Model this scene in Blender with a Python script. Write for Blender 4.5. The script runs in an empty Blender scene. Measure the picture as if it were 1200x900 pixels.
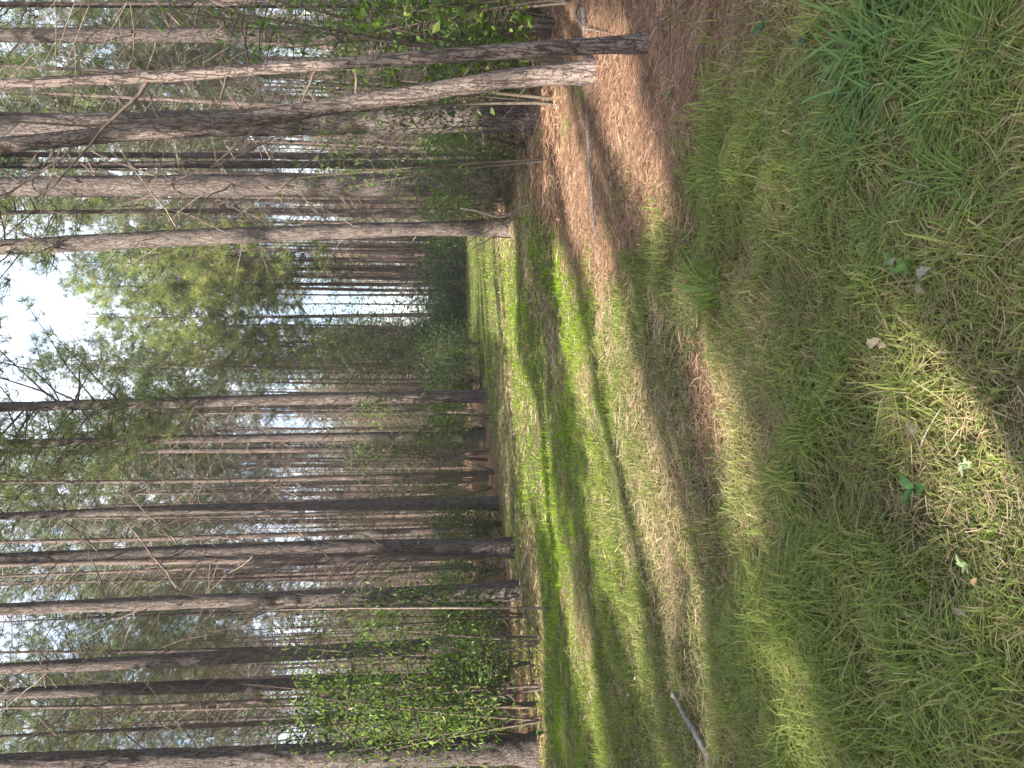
import bpy, math, random
import numpy as np
from mathutils import Vector, Matrix

random.seed(7)
rng = np.random.default_rng(7)
SC = bpy.context.scene
COL = SC.collection
R = math.radians

# ------------------------------------------------------------------ camera
F, CAM_H = 867.0, 1.5                       # focal length in photo pixels, eye height
PITCH = math.atan(80 / F)
cd = bpy.data.cameras.new('camera')
cam = bpy.data.objects.new('camera', cd); COL.objects.link(cam); SC.camera = cam
cd.sensor_fit = 'HORIZONTAL'; cd.sensor_width = 36.0; cd.lens = 36.0 * F / 1200.0
cd.clip_start = 0.05; cd.clip_end = 3000
fwd = Vector((0, math.cos(PITCH), -math.sin(PITCH)))
upc = Vector((0, math.sin(PITCH), math.cos(PITCH)))
rgt = Vector((1, 0, 0))
m = Matrix((( -upc.x, rgt.x, -fwd.x, 0), (-upc.y, rgt.y, -fwd.y, 0), (-upc.z, rgt.z, -fwd.z, CAM_H), (0, 0, 0, 1)))
cam.matrix_world = m                         # the photograph was taken with the camera held on its side

# ------------------------------------------------------------------ sky, sun, exposure
SUN_AZ, SUN_EL = R(226), R(37)               # azimuth clockwise from the view direction
sun_dir = Vector((math.sin(SUN_AZ) * math.cos(SUN_EL), math.cos(SUN_AZ) * math.cos(SUN_EL), math.sin(SUN_EL)))
W = bpy.data.worlds.new('World'); SC.world = W; W.use_nodes = True
nt = W.node_tree
bg = nt.nodes['Background']; bg.inputs[1].default_value = 0.105
sky = nt.nodes.new('ShaderNodeTexSky'); sky.sky_type = 'NISHITA'; sky.sun_disc = False
sky.sun_elevation = SUN_EL; sky.sun_rotation = SUN_AZ
sky.air_density = 1.0; sky.dust_density = 2.5; sky.ozone_density = 1.0
# broken thin cloud over the whole sky
wt = nt.nodes.new('ShaderNodeTexCoord'); wm = nt.nodes.new('ShaderNodeMapping'); wm.inputs['Scale'].default_value = (1, 1, 2.2)
wn = nt.nodes.new('ShaderNodeTexNoise'); wn.inputs['Scale'].default_value = 2.4; wn.inputs['Detail'].default_value = 6
wr = nt.nodes.new('ShaderNodeValToRGB'); wr.color_ramp.elements[0].position = 0.40; wr.color_ramp.elements[1].position = 0.68
wx = nt.nodes.new('ShaderNodeMix'); wx.data_type = 'RGBA'; wx.inputs[7].default_value = (6.4, 6.7, 7.2, 1)
nt.links.new(wt.outputs['Generated'], wm.inputs[0]); nt.links.new(wm.outputs[0], wn.inputs['Vector']); nt.links.new(wn.outputs[0], wr.inputs[0])
nt.links.new(wr.outputs[0], wx.inputs[0]); nt.links.new(sky.outputs[0], wx.inputs[6]); nt.links.new(wx.outputs[2], bg.inputs[0])
sl = bpy.data.lights.new('sun', 'SUN'); sl.energy = 5.0; sl.angle = R(0.6); sl.color = (1.0, 0.93, 0.82)
so = bpy.data.objects.new('sun', sl); COL.objects.link(so)
so.rotation_euler = sun_dir.to_track_quat('Z', 'Y').to_euler()
SC.view_settings.view_transform = 'Standard'; SC.view_settings.look = 'None'
SC.view_settings.exposure = 2.1; SC.view_settings.gamma = 1.0
SC.cycles.max_bounces = 6; SC.cycles.diffuse_bounces = 4; SC.cycles.transmission_bounces = 4
SC.cycles.use_denoising = True
LX, LY = -sun_dir.x / sun_dir.z, -sun_dir.y / sun_dir.z   # shadow shift per metre of height

# ------------------------------------------------------------------ pixel <-> world
def ray(px, py):
    """direction through photo pixel (px,py); photo is on its side: up is to the left"""
    U, V = 900 - py, px
    return rgt * ((U - 450) / F) + upc * (-(V - 600) / F) + fwd
def G(px, py):
    d = ray(px, py); t = -CAM_H / d.z
    return (d.x * t, d.y * t)
def P(px, py, y):
    d = ray(px, py); t = y / d.y
    return Vector((d.x * t, y, CAM_H + d.z * t))
def poly_g(pts): return np.array([G(*p) for p in pts])
def inside(poly, x, y):
    n = len(poly); c = np.zeros(np.shape(x), bool); j = n - 1
    for i in range(n):
        xi, yi = poly[i]; xj, yj = poly[j]
        with np.errstate(divide='ignore', invalid='ignore'):
            c ^= ((yi > y) != (yj > y)) & (x < (xj - xi) * (y - yi) / (yj - yi + 1e-12) + xi)
        j = i
    return c

# ------------------------------------------------------------------ numpy noise
_T = np.random.default_rng(3).random((256, 256))
def vnoise(x, y):
    x = np.asarray(x, float); y = np.asarray(y, float)
    xi = np.floor(x).astype(int); yi = np.floor(y).astype(int); fx = x - xi; fy = y - yi
    fx = fx * fx * (3 - 2 * fx); fy = fy * fy * (3 - 2 * fy)
    a = _T[xi % 256, yi % 256]; b = _T[(xi + 1) % 256, yi % 256]; c = _T[xi % 256, (yi + 1) % 256]; d = _T[(xi + 1) % 256, (yi + 1) % 256]
    return (a * (1 - fx) + b * fx) * (1 - fy) + (c * (1 - fx) + d * fx) * fy
def fbm(x, y, o=4):
    s = 0; a = 0.5; t = 0
    for k in range(o):
        s = s + a * vnoise(x * 2 ** k + 17 * k, y * 2 ** k + 31 * k); t += a; a *= 0.5
    return s / t
def smooth(a, b, x):
    t = np.clip((np.asarray(x, float) - a) / (b - a), 0, 1); return t * t * (3 - 2 * t)

# ------------------------------------------------------------------ mesh helpers
def mesh(name, V, tris=None, quads=None, mat=None, col=None, shade=False, mats=None, midx=None):
    V = np.asarray(V, np.float32).reshape(-1, 3)
    me = bpy.data.meshes.new(name); me.vertices.add(len(V)); me.vertices.foreach_set('co', V.ravel())
    loops, starts = [], []; n = 0
    if quads is not None and len(quads):
        q = np.asarray(quads, np.int32).reshape(-1, 4); loops.append(q.ravel()); starts.append(np.arange(len(q)) * 4 + n); n += q.size
    if tris is not None and len(tris):
        t = np.asarray(tris, np.int32).reshape(-1, 3); loops.append(t.ravel()); starts.append(np.arange(len(t)) * 3 + n); n += t.size
    lo = np.concatenate(loops); st = np.concatenate(starts).astype(np.int32)
    me.loops.add(len(lo)); me.loops.foreach_set('vertex_index', lo)
    me.polygons.add(len(st)); me.polygons.foreach_set('loop_start', st)
    me.update(calc_edges=True)
    if shade: me.polygons.foreach_set('use_smooth', np.ones(len(st), bool))
    else: me.polygons.foreach_set('use_smooth', np.zeros(len(st), bool))
    if col is not None:
        a = me.color_attributes.new('col', 'FLOAT_COLOR', 'POINT')
        c = np.ones((len(V), 4), np.float32); c[:, :3] = col; a.data.foreach_set('color', c.ravel())
    for x in (mats or [mat]):
        if x: me.materials.append(x)
    if midx is not None: me.polygons.foreach_set('material_index', np.asarray(midx, np.int32))
    me.validate(); return me
def ob(name, data, parent=None, loc=(0, 0, 0), rot=(0, 0, 0), scale=1.0):
    o = bpy.data.objects.new(name, data); COL.objects.link(o); o.location = loc; o.rotation_euler = rot
    o.scale = (scale,) * 3 if np.isscalar(scale) else scale
    if parent: o.parent = parent
    return o
def tag(o, label=None, cat=None, group=None, kind=None):
    if label: o['label'] = label
    if cat: o['category'] = cat
    if group: o['group'] = group
    if kind: o['kind'] = kind
    return o
def thing(name, label, cat, loc=(0, 0, 0), group=None, rz=0, scale=1.0):
    return tag(ob(name, None, None, loc, (0, 0, rz), scale), label, cat, group)

class Buf:
    """collects triangles and quads with colours, then makes one mesh"""
    def __init__(s): s.V = []; s.T = []; s.Q = []; s.C = []; s.n = 0
    def add(s, V, T=None, Q=None, C=None):
        V = np.asarray(V).reshape(-1, 3)
        if T is not None: s.T.append(np.asarray(T).reshape(-1, 3) + s.n)
        if Q is not None: s.Q.append(np.asarray(Q).reshape(-1, 4) + s.n)
        c = np.empty((len(V), 3)); c[:] = (1, 1, 1) if C is None else C; s.C.append(c)
        s.V.append(V); s.n += len(V)
    def mesh(s, name, mat, shade=False):
        return mesh(name, np.concatenate(s.V), np.concatenate(s.T) if s.T else None, np.concatenate(s.Q) if s.Q else None, mat, np.concatenate(s.C), shade)

def tube(path, rad, sides=6, cap=False):
    p = np.asarray(path, float); n = len(p); rad = np.broadcast_to(np.asarray(rad, float), (n,))
    t = np.gradient(p, axis=0); t /= np.linalg.norm(t, axis=1)[:, None] + 1e-9
    ref = np.array([1.0, 0, 0]) if abs(t[:, 0]).mean() < 0.8 else np.array([0, 0, 1.0])
    a = np.cross(t, ref); a /= np.linalg.norm(a, axis=1)[:, None] + 1e-9; b = np.cross(t, a)
    th = np.linspace(0, 2 * np.pi, sides, endpoint=False)
    V = p[:, None, :] + rad[:, None, None] * (np.cos(th)[None, :, None] * a[:, None, :] + np.sin(th)[None, :, None] * b[:, None, :])
    i = np.arange(n - 1)[:, None] * sides; k = np.arange(sides)[None, :]; k2 = (k + 1) % sides
    Q = np.stack([i + k, i + k2, i + sides + k2, i + sides + k], -1).reshape(-1, 4)
    T = None
    V = V.reshape(-1, 3)
    if cap:
        T = []
        for e, flip in ((0, 1), ((n - 1) * sides, 0)):
            for k in range(1, sides - 1): T.append((e, e + k + 1, e + k) if flip else (e, e + k, e + k + 1))
        T = np.array(T)
    return V, Q, T
def spline(pts, n):
    pts = np.asarray(pts, float); s = np.r_[0, np.cumsum(np.linalg.norm(np.diff(pts, axis=0), axis=1))]
    u = np.linspace(0, s[-1], n)
    out = np.stack([np.interp(u, s, pts[:, k]) for k in range(pts.shape[1])], 1)
    for _ in range(3): out[1:-1] = 0.25 * out[:-2] + 0.5 * out[1:-1] + 0.25 * out[2:]
    return out
def unit(v): return v / (np.linalg.norm(v, axis=-1, keepdims=True) + 1e-9)
def rand_unit(n): return unit(rng.normal(size=(n, 3)))

def needles(C, axis, count, length, width, rg=None):
    """count needles round each centre C (n,3) in a tuft about axis (n,3) -> verts, tris"""
    r = rg or rng; n = len(C)
    d = unit(r.normal(size=(n, count, 3)) + 0.9 * axis[:, None, :])
    s = unit(np.cross(d, r.normal(size=(n, count, 3))))
    L = length * r.uniform(0.7, 1.15, (n, count, 1)); w = width * 0.5
    base = C[:, None, :] + d * L * 0.05
    V = np.stack([base - s * w, base + s * w, C[:, None, :] + d * L], 2).reshape(-1, 3)
    return V, np.arange(len(V)).reshape(-1, 3)
def leaves(C, size, up=0.6, droop=0.3, aspect=0.5, rg=None):
    """one folded leaf at each C (n,3) -> verts, tris"""
    r = rg or rng; n = len(C); size = np.broadcast_to(np.asarray(size, float), (n,))[:, None]
    d = r.normal(size=(n, 3)); d[:, 2] = d[:, 2] * 0.4 - droop; d = unit(d)
    nn = r.normal(size=(n, 3)); nn[:, 2] = abs(nn[:, 2]) + up; s = unit(np.cross(d, unit(nn))); nn = np.cross(s, d)
    a = C; tip = C + d * size; l = C + d * size * 0.42 - s * size * aspect * 0.5 + nn * size * 0.08; q = C + d * size * 0.42 + s * size * aspect * 0.5 + nn * size * 0.08
    V = np.stack([a, l, tip, q], 1).reshape(-1, 3); i = np.arange(n)[:, None] * 4
    return V, np.concatenate([i + [0, 1, 2], i + [0, 2, 3]], 1).reshape(-1, 3)
def blades(x, y, z, h, lean, width, az=None, rg=None):
    """grass blades -> verts (5 each), quads, tris"""
    r = rg or rng; n = len(x); az = r.uniform(0, 2 * np.pi, n) if az is None else az
    dx, dy = np.cos(az), np.sin(az); tw = az + r.normal(0, 0.5, n) + np.pi / 2; sx, sy = np.cos(tw) * width / 2, np.sin(tw) * width / 2
    b = np.stack([x, y, z], 1)
    m1 = b + np.stack([dx * h * lean * 0.3, dy * h * lean * 0.3, h * 0.62], 1)
    m1[:, 2] -= h * 0.62 * np.clip(lean - 0.8, 0, 1) * 0.5
    tp = b + np.stack([dx * h * lean, dy * h * lean, h * np.maximum(1 - 0.55 * lean, 0.12)], 1)
    s = np.stack([sx, sy, 0 * sx], 1)
    V = np.stack([b - s, b + s, m1 + s * 0.8, m1 - s * 0.8, tp], 1).reshape(-1, 3); i = np.arange(n)[:, None] * 5
    return V, i + [0, 1, 2, 3], i + [3, 2, 4]

# ------------------------------------------------------------------ materials
def mat(name):
    M = bpy.data.materials.new(name); M.use_nodes = True; n = M.node_tree.nodes; l = M.node_tree.links
    return M, n, l, n['Principled BSDF'], n['Material Output']
def leaf_mat(name, tint=(1, 1, 1), trans=0.35, rough=0.55, obj_var=0.25, spec=0.25):
    M, n, l, p, out = mat(name)
    at = n.new('ShaderNodeAttribute'); at.attribute_name = 'col'
    oi = n.new('ShaderNodeObjectInfo')
    mr = n.new('ShaderNodeMapRange'); mr.inputs[3].default_value = 1 - obj_var; mr.inputs[4].default_value = 1 + obj_var
    l.new(oi.outputs['Random'], mr.inputs[0])
    mu = n.new('ShaderNodeMix'); mu.data_type = 'RGBA'; mu.blend_type = 'MULTIPLY'; mu.inputs[0].default_value = 1
    mu.inputs[7].default_value = (*tint, 1); l.new(at.outputs['Color'], mu.inputs[6])
    vm = n.new('ShaderNodeVectorMath'); vm.operation = 'SCALE'; l.new(mu.outputs[2], vm.inputs[0]); l.new(mr.outputs[0], vm.inputs['Scale'])
    l.new(vm.outputs[0], p.inputs['Base Color']); p.inputs['Roughness'].default_value = rough
    p.inputs['Specular IOR Level'].default_value = spec
    tr = n.new('ShaderNodeBsdfTranslucent'); 
    br = n.new('ShaderNodeVectorMath'); br.operation = 'MULTIPLY'; br.inputs[1].default_value = (1.25, 1.3, 0.6); l.new(vm.outputs[0], br.inputs[0]); l.new(br.outputs[0], tr.inputs['Color'])
    mx = n.new('ShaderNodeMixShader'); mx.inputs[0].default_value = trans
    l.new(p.outputs[0], mx.inputs[1]); l.new(tr.outputs[0], mx.inputs[2]); l.new(mx.outputs[0], out.inputs['Surface'])
    return M
def bark_mat(name, plate, plate2, furrow, sxy=18.0, sz=2.4, bump=0.6, dist=0.02, wid=0.05):
    """long broken ridges: dark cracks follow the mid level of two stretched noises"""
    M, n, l, p, out = mat(name)
    tc = n.new('ShaderNodeTexCoord')
    def noise(sx, szz, detail, rough=0.55):
        mp = n.new('ShaderNodeMapping'); mp.inputs['Scale'].default_value = (sx, sx, szz); l.new(tc.outputs['Object'], mp.inputs[0])
        q = n.new('ShaderNodeTexNoise'); q.inputs['Scale'].default_value = 1.0; q.inputs['Detail'].default_value = detail; q.inputs['Roughness'].default_value = rough
        q.inputs['Distortion'].default_value = 0.4; l.new(mp.outputs[0], q.inputs['Vector']); return q.outputs[0]
    def op(kind, a, b, clamp=False):
        q = n.new('ShaderNodeMath'); q.operation = kind; q.use_clamp = clamp
        for k, v in enumerate((a, b)):
            if v is None: continue
            if isinstance(v, (int, float)): q.inputs[k].default_value = v
            else: l.new(v, q.inputs[k])
        return q.outputs[0]
    f1 = op('ABSOLUTE', op('SUBTRACT', noise(sxy, sz, 3), 0.5), None)
    f2 = op('ABSOLUTE', op('SUBTRACT', noise(sxy * 0.9, sz * 4.5, 3), 0.52), None)
    f = op('MINIMUM', f1, op('ADD', f2, 0.012))
    mr = n.new('ShaderNodeMapRange'); mr.interpolation_type = 'SMOOTHSTEP'; mr.inputs[1].default_value = 0.0; mr.inputs[2].default_value = wid; l.new(f, mr.inputs[0])
    fine = noise(sxy * 3.5, sz * 6, 6, 0.65); big = noise(1.7, 0.7, 3)
    mc = n.new('ShaderNodeMix'); mc.data_type = 'RGBA'; mc.inputs[6].default_value = (*plate2, 1); mc.inputs[7].default_value = (*plate, 1)
    fr = n.new('ShaderNodeMapRange'); fr.inputs[1].default_value = 0.33; fr.inputs[2].default_value = 0.66; l.new(fine, fr.inputs[0]); l.new(fr.outputs[0], mc.inputs[0])
    m2 = n.new('ShaderNodeMix'); m2.data_type = 'RGBA'; m2.inputs[6].default_value = (*furrow, 1); l.new(mr.outputs[0], m2.inputs[0]); l.new(mc.outputs[2], m2.inputs[7])
    oi = n.new('ShaderNodeObjectInfo'); mo = n.new('ShaderNodeMapRange'); mo.inputs[3].default_value = 0.8; mo.inputs[4].default_value = 1.2; l.new(oi.outputs['Random'], mo.inputs[0])
    bg_ = n.new('ShaderNodeMapRange'); bg_.inputs[1].default_value = 0.3; bg_.inputs[2].default_value = 0.7; bg_.inputs[3].default_value = 0.75; bg_.inputs[4].default_value = 1.2; l.new(big, bg_.inputs[0])
    vm = n.new('ShaderNodeVectorMath'); vm.operation = 'SCALE'; l.new(m2.outputs[2], vm.inputs[0]); l.new(op('MULTIPLY', mo.outputs[0], bg_.outputs[0]), vm.inputs['Scale'])
    l.new(vm.outputs[0], p.inputs['Base Color']); p.inputs['Roughness'].default_value = 0.92; p.inputs['Specular IOR Level'].default_value = 0.12
    bp = n.new('ShaderNodeBump'); bp.inputs['Strength'].default_value = bump; bp.inputs['Distance'].default_value = dist
    l.new(op('ADD', mr.outputs[0], op('MULTIPLY', fine, 0.5)), bp.inputs['Height']); l.new(bp.outputs[0], p.inputs['Normal'])
    return M
def wood_mat(name, c1, c2, scale=30):
    M, n, l, p, out = mat(name)
    tc = n.new('ShaderNodeTexCoord'); nz = n.new('ShaderNodeTexNoise'); nz.inputs['Scale'].default_value = scale; nz.inputs['Detail'].default_value = 5; l.new(tc.outputs['Object'], nz.inputs['Vector'])
    rp = n.new('ShaderNodeValToRGB'); rp.color_ramp.elements[0].position = 0.35; rp.color_ramp.elements[1].position = 0.65
    rp.color_ramp.elements[0].color = (*c1, 1); rp.color_ramp.elements[1].color = (*c2, 1); l.new(nz.outputs[0], rp.inputs[0]); l.new(rp.outputs[0], p.inputs['Base Color'])
    p.inputs['Roughness'].default_value = 0.85; p.inputs['Specular IOR Level'].default_value = 0.2
    bp = n.new('ShaderNodeBump'); bp.inputs['Strength'].default_value = 0.4; bp.inputs['Distance'].default_value = 0.01; l.new(nz.outputs[0], bp.inputs['Height']); l.new(bp.outputs[0], p.inputs['Normal'])
    return M

M_BARK_SUNLIT = bark_mat('sunlit_pine_bark', (0.22, 0.175, 0.156), (0.135, 0.104, 0.092), (0.055, 0.042, 0.036), 20, 2.6, 0.8, 0.012, 0.05)  # lighter copy of pine_bark: sun on the two leaning trunks put into the colour
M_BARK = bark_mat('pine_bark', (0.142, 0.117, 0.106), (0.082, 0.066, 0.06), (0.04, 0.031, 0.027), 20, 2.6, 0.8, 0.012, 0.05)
M_BARK_FAR = bark_mat('pine_bark_far', (0.142, 0.110, 0.096), (0.085, 0.065, 0.057), (0.075, 0.055, 0.048), 18, 2.2, 0.6, 0.012, 0.05)
M_LIMB = wood_mat('dead_limb_wood', (0.085, 0.063, 0.05), (0.20, 0.155, 0.125), 14)
M_PALE = wood_mat('bleached_wood', (0.19, 0.155, 0.12), (0.31, 0.26, 0.21), 40)
M_GREY = wood_mat('weathered_grey_wood', (0.11, 0.10, 0.09), (0.21, 0.19, 0.17), 40)
M_TWIG = wood_mat('twig_bark', (0.055, 0.042, 0.032), (0.115, 0.09, 0.07), 40)
M_NEEDLE = leaf_mat('pine_needles', trans=0.3, obj_var=0.2)
M_LEAF = leaf_mat('broad_leaves', trans=0.45, rough=0.45, obj_var=0.2)
M_GRASS = leaf_mat('grass_blades', trans=0.35, rough=0.6, obj_var=0.0, spec=0.15)
M_STRAW = leaf_mat('straw_needles', trans=0.1, rough=0.7, obj_var=0.0, spec=0.15)
M_DRYLEAF = leaf_mat('dry_leaf', trans=0.15, rough=0.7, obj_var=0.1)

# ------------------------------------------------------------------ zones on the ground (from the photograph, as areas of the real floor)
STRAW = [poly_g(q) for q in (
    [(612, 0), (640, -200), (1100, -260), (985, 0), (905, 95), (845, 150), (800, 195), (790, 290), (740, 300), (700, 335), (655, 300), (640, 255), (600, 190)],
)]
TRACK = [poly_g(q) for q in (
    [(598, 262), (612, 280), (640, 345), (672, 440), (655, 470), (640, 400), (612, 320), (600, 285)],
    [(585, 430), (600, 430), (606, 520), (598, 600), (588, 600), (583, 520)],
    [(690, 300), (712, 310), (742, 410), (765, 500), (752, 500), (722, 420)],
        [(600, 610), (625, 610), (632, 760), (640, 900), (625, 900), (615, 740)],
)]
PATCH = [poly_g(q) for q in (
    [(845, 585), (880, 635), (912, 705), (870, 725), (832, 640)],
    [(950, 685), (1015, 695), (1080, 760), (1040, 805), (980, 750)],
    [(808, 395), (842, 440), (850, 520), (835, 560), (816, 470)],
    [(1030, 500), (1060, 500), (1070, 540), (1040, 545)],
    [(880, 470), (930, 480), (960, 560), (930, 590), (890, 540)],
    [(1050, 840), (1150, 830), (1190, 890), (1090, 910)],
    [(1100, 150), (1150, 160), (1160, 260), (1110, 240)],
)]
LIT = [poly_g(q) for q in (  # sun patches; crowns are cut so their shade misses these
    [(690, 20), (728, 20), (752, 120), (788, 200), (792, 280), (768, 272), (742, 225), (712, 150), (692, 100)],
    [(640, 70), (668, 90), (690, 185), (716, 300), (704, 330), (672, 275), (644, 175)],
    [(705, 300), (722, 300), (752, 395), (768, 480), (782, 590), (796, 720), (782, 720), (755, 650), (712, 600), (690, 500), (700, 400)],
    [(546, 255), (602, 262), (606, 410), (585, 400), (556, 372)],
    [(600, 420), (612, 430), (640, 500), (655, 590), (640, 640), (618, 560), (603, 500)],
    [(655, 260), (668, 300), (690, 420), (700, 500), (672, 440), (652, 330)],
    [(800, 330), (838, 385), (880, 460), (902, 540), (905, 610), (878, 622), (845, 570), (824, 470), (806, 400)],
    [(905, 640), (930, 660), (958, 740), (972, 820), (980, 920), (945, 920), (925, 760), (908, 690)],
    [(650, 560), (668, 640), (690, 740), (712, 830), (722, 920), (708, 920), (690, 830), (668, 740), (648, 650)],
    [(690, 600), (712, 640), (745, 730), (770, 800), (758, 810), (720, 720)],
    [(600, 590), (612, 600), (632, 720), (640, 900), (630, 900), (612, 720)],
    [(1050, 330), (1110, 330), (1160, 420), (1170, 520), (1110, 470), (1060, 400)],
    [(1130, 180), (1200, 240), (1200, 300), (1150, 270)],
    [(1010, 420), (1040, 440), (1100, 540), (1120, 620), (1090, 600), (1040, 520)],
    [(1120, 560), (1200, 640), (1200, 700), (1150, 640)],
    [(1085, 300), (1130, 295), (1200, 385), (1200, 460), (1140, 395)],
    [(1062, 430), (1100, 445), (1170, 555), (1200, 610), (1200, 660), (1130, 590)],
    [(660, 300), (680, 330), (700, 420), (712, 520), (740, 640), (760, 720), (735, 700), (705, 600), (685, 500), (670, 400)],
)]
CAPS = []                                     # trunk stretches that stand in the sun
def zone(polys, x, y):
    r = np.zeros(np.shape(x), bool)
    x = np.asarray(x); y = np.asarray(y)
    for q in polys:
        lo = q.min(0); hi = q.max(0); k = (x > lo[0]) & (x < hi[0]) & (y > lo[1]) & (y < hi[1])
        if k.any(): r[k] |= inside(q, x[k], y[k])
    return r
def lit_at(p):
    sx = p[:, 0] + LX * p[:, 2]; sy = p[:, 1] + LY * p[:, 2]
    r = np.zeros(len(p), bool)
    for dx, dy in ((0.12, 0.12), (-0.12, -0.12)):
        r |= zone(LIT, sx + dx, sy + dy)
    for cx, cy, rr in CAPS: r |= (sx - cx) ** 2 + (sy - cy) ** 2 < rr * rr
    return r
XL_Y = [0, 8, 10.8, 15.3, 18.6, 23.6, 26, 43, 48]; XL_X = [-9, -7.2, -5.6, -4.5, -3.1, -1.5, -0.4, 2.0, 2.5]
XR_Y = [0, 7, 12, 17, 30, 48]; XR_X = [1.6, 2.6, 3.7, 3.4, 6.2, 9.6]
def ride(x, y, w=1.2):
    """1 on the grassy ride, 0 on the forest floor"""
    xl = np.interp(y, XL_Y, XL_X); xr = np.interp(y, XR_Y, XR_X)
    return smooth(-w, w, x - xl) * smooth(-w, w, xr - x) * smooth(50, 46, y)
def straw_amt(x, y):
    wx = x + (fbm(x * 2.1, y * 2.1) - 0.5) * 0.9; wy = y + (fbm(x * 2.1 + 50, y * 2.1) - 0.5) * 0.9
    s = np.where(zone(STRAW, wx, wy), 1.0, 0.0)
    s = np.maximum(s, np.where(zone(TRACK, wx * 0.5 + x * 0.5, wy * 0.5 + y * 0.5), 0.5, 0.0))
    s = np.maximum(s, np.where(zone(PATCH, wx, wy), 0.85, 0.0))
    s = s * np.clip(0.45 + 1.1 * fbm(x * 3.1 + 70, y * 2.3 + 20, 4), 0, 1)
    s = np.maximum(s, (1 - ride(x, y)) * smooth(7.5, 9.5, y))
    s = np.maximum(s, 0.5 * smooth(0.58, 0.74, fbm(x * 1.5 + 9, y * 1.9 + 4, 4)))
    return np.clip(s, 0, 1)
def height(x, y):
    h = (fbm(x * 0.35, y * 0.35, 3) - 0.5) * 0.22 * smooth(1.5, 8, np.abs(y) + 0.3 * np.abs(x)) + (fbm(x * 2.3 + 5, y * 2.3, 3) - 0.5) * 0.07
    return h * smooth(120, 60, np.hypot(x, y))
H0 = lambda x, y: float(height(np.array([x]), np.array([y]))[0])

# ------------------------------------------------------------------ ground
def axis(near, far, step, growth):
    v = [0.0]; s = step
    while v[-1] < far:
        if v[-1] > near: s *= growth
        v.append(v[-1] + s)
    return np.array(v)
xa = axis(7, 700, 0.07, 1.06); xs = np.r_[-xa[:0:-1], xa]
ya = axis(14, 900, 0.07, 1.045); yb = axis(1, 600, 0.15, 1.1); ys = np.r_[-yb[:0:-1], ya]
gx, gy = np.meshgrid(xs, ys); gx = gx.ravel(); gy = gy.ravel()
nx, ny = len(xs), len(ys)
i = (np.arange(ny - 1)[:, None] * nx + np.arange(nx - 1)[None, :]).ravel()
gs = straw_amt(gx, gy)
M_GROUND, n, l, p, out = mat('forest_floor')
at = n.new('ShaderNodeAttribute'); at.attribute_name = 'col'; sp = n.new('ShaderNodeSeparateColor'); l.new(at.outputs['Color'], sp.inputs[0])
tc = n.new('ShaderNodeTexCoord')
def nz(scale, detail=6, rough=0.6):
    q = n.new('ShaderNodeTexNoise'); q.inputs['Scale'].default_value = scale; q.inputs['Detail'].default_value = detail; q.inputs['Roughness'].default_value = rough
    l.new(tc.outputs['Object'], q.inputs['Vector']); return q
def ramp(src, a, b, c1, c2):
    q = n.new('ShaderNodeValToRGB'); q.color_ramp.elements[0].position = a; q.color_ramp.elements[1].position = b
    q.color_ramp.elements[0].color = (*c1, 1); q.color_ramp.elements[1].color = (*c2, 1); l.new(src, q.inputs[0]); return q
nA, nB, nC = nz(35), nz(4), nz(180, 3)
straw_c = ramp(nA.outputs[0], 0.3, 0.7, (0.10, 0.06, 0.038), (0.26, 0.16, 0.10))
green_c = ramp(nA.outputs[0], 0.3, 0.7, (0.05, 0.055, 0.02), (0.11, 0.12, 0.04))
mixf = n.new('ShaderNodeMath'); mixf.operation = 'MULTIPLY_ADD'; mixf.inputs[1].default_value = 0.5; mixf.use_clamp = True
sub = n.new('ShaderNodeMath'); sub.operation = 'SUBTRACT'; sub.inputs[1].default_value = 0.5; l.new(nB.outputs[0], sub.inputs[0])
l.new(sub.outputs[0], mixf.inputs[0]); l.new(sp.outputs[0], mixf.inputs[2])
mg = n.new('ShaderNodeMix'); mg.data_type = 'RGBA'; l.new(mixf.outputs[0], mg.inputs[0]); l.new(green_c.outputs[0], mg.inputs[6]); l.new(straw_c.outputs[0], mg.inputs[7])
l.new(mg.outputs[2], p.inputs['Base Color']); p.inputs['Roughness'].default_value = 0.95; p.inputs['Specular IOR Level'].default_value = 0.1
bp = n.new('ShaderNodeBump'); bp.inputs['Strength'].default_value = 0.7; bp.inputs['Distance'].default_value = 0.03
ha = n.new('ShaderNodeMath'); ha.operation = 'ADD'; l.new(nA.outputs[0], ha.inputs[0]); l.new(nC.outputs[0], ha.inputs[1]); l.new(ha.outputs[0], bp.inputs['Height']); l.new(bp.outputs[0], p.inputs['Normal'])
ground = ob('ground', mesh('ground', np.stack([gx, gy, height(gx, gy)], 1), None, np.stack([i, i + 1, i + nx + 1, i + nx], 1), M_GROUND, np.stack([gs, gs, gs], 1), True))
tag(ground, 'forest floor of brown pine straw with a worn grassy ride running through', None, None, 'structure')

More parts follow.
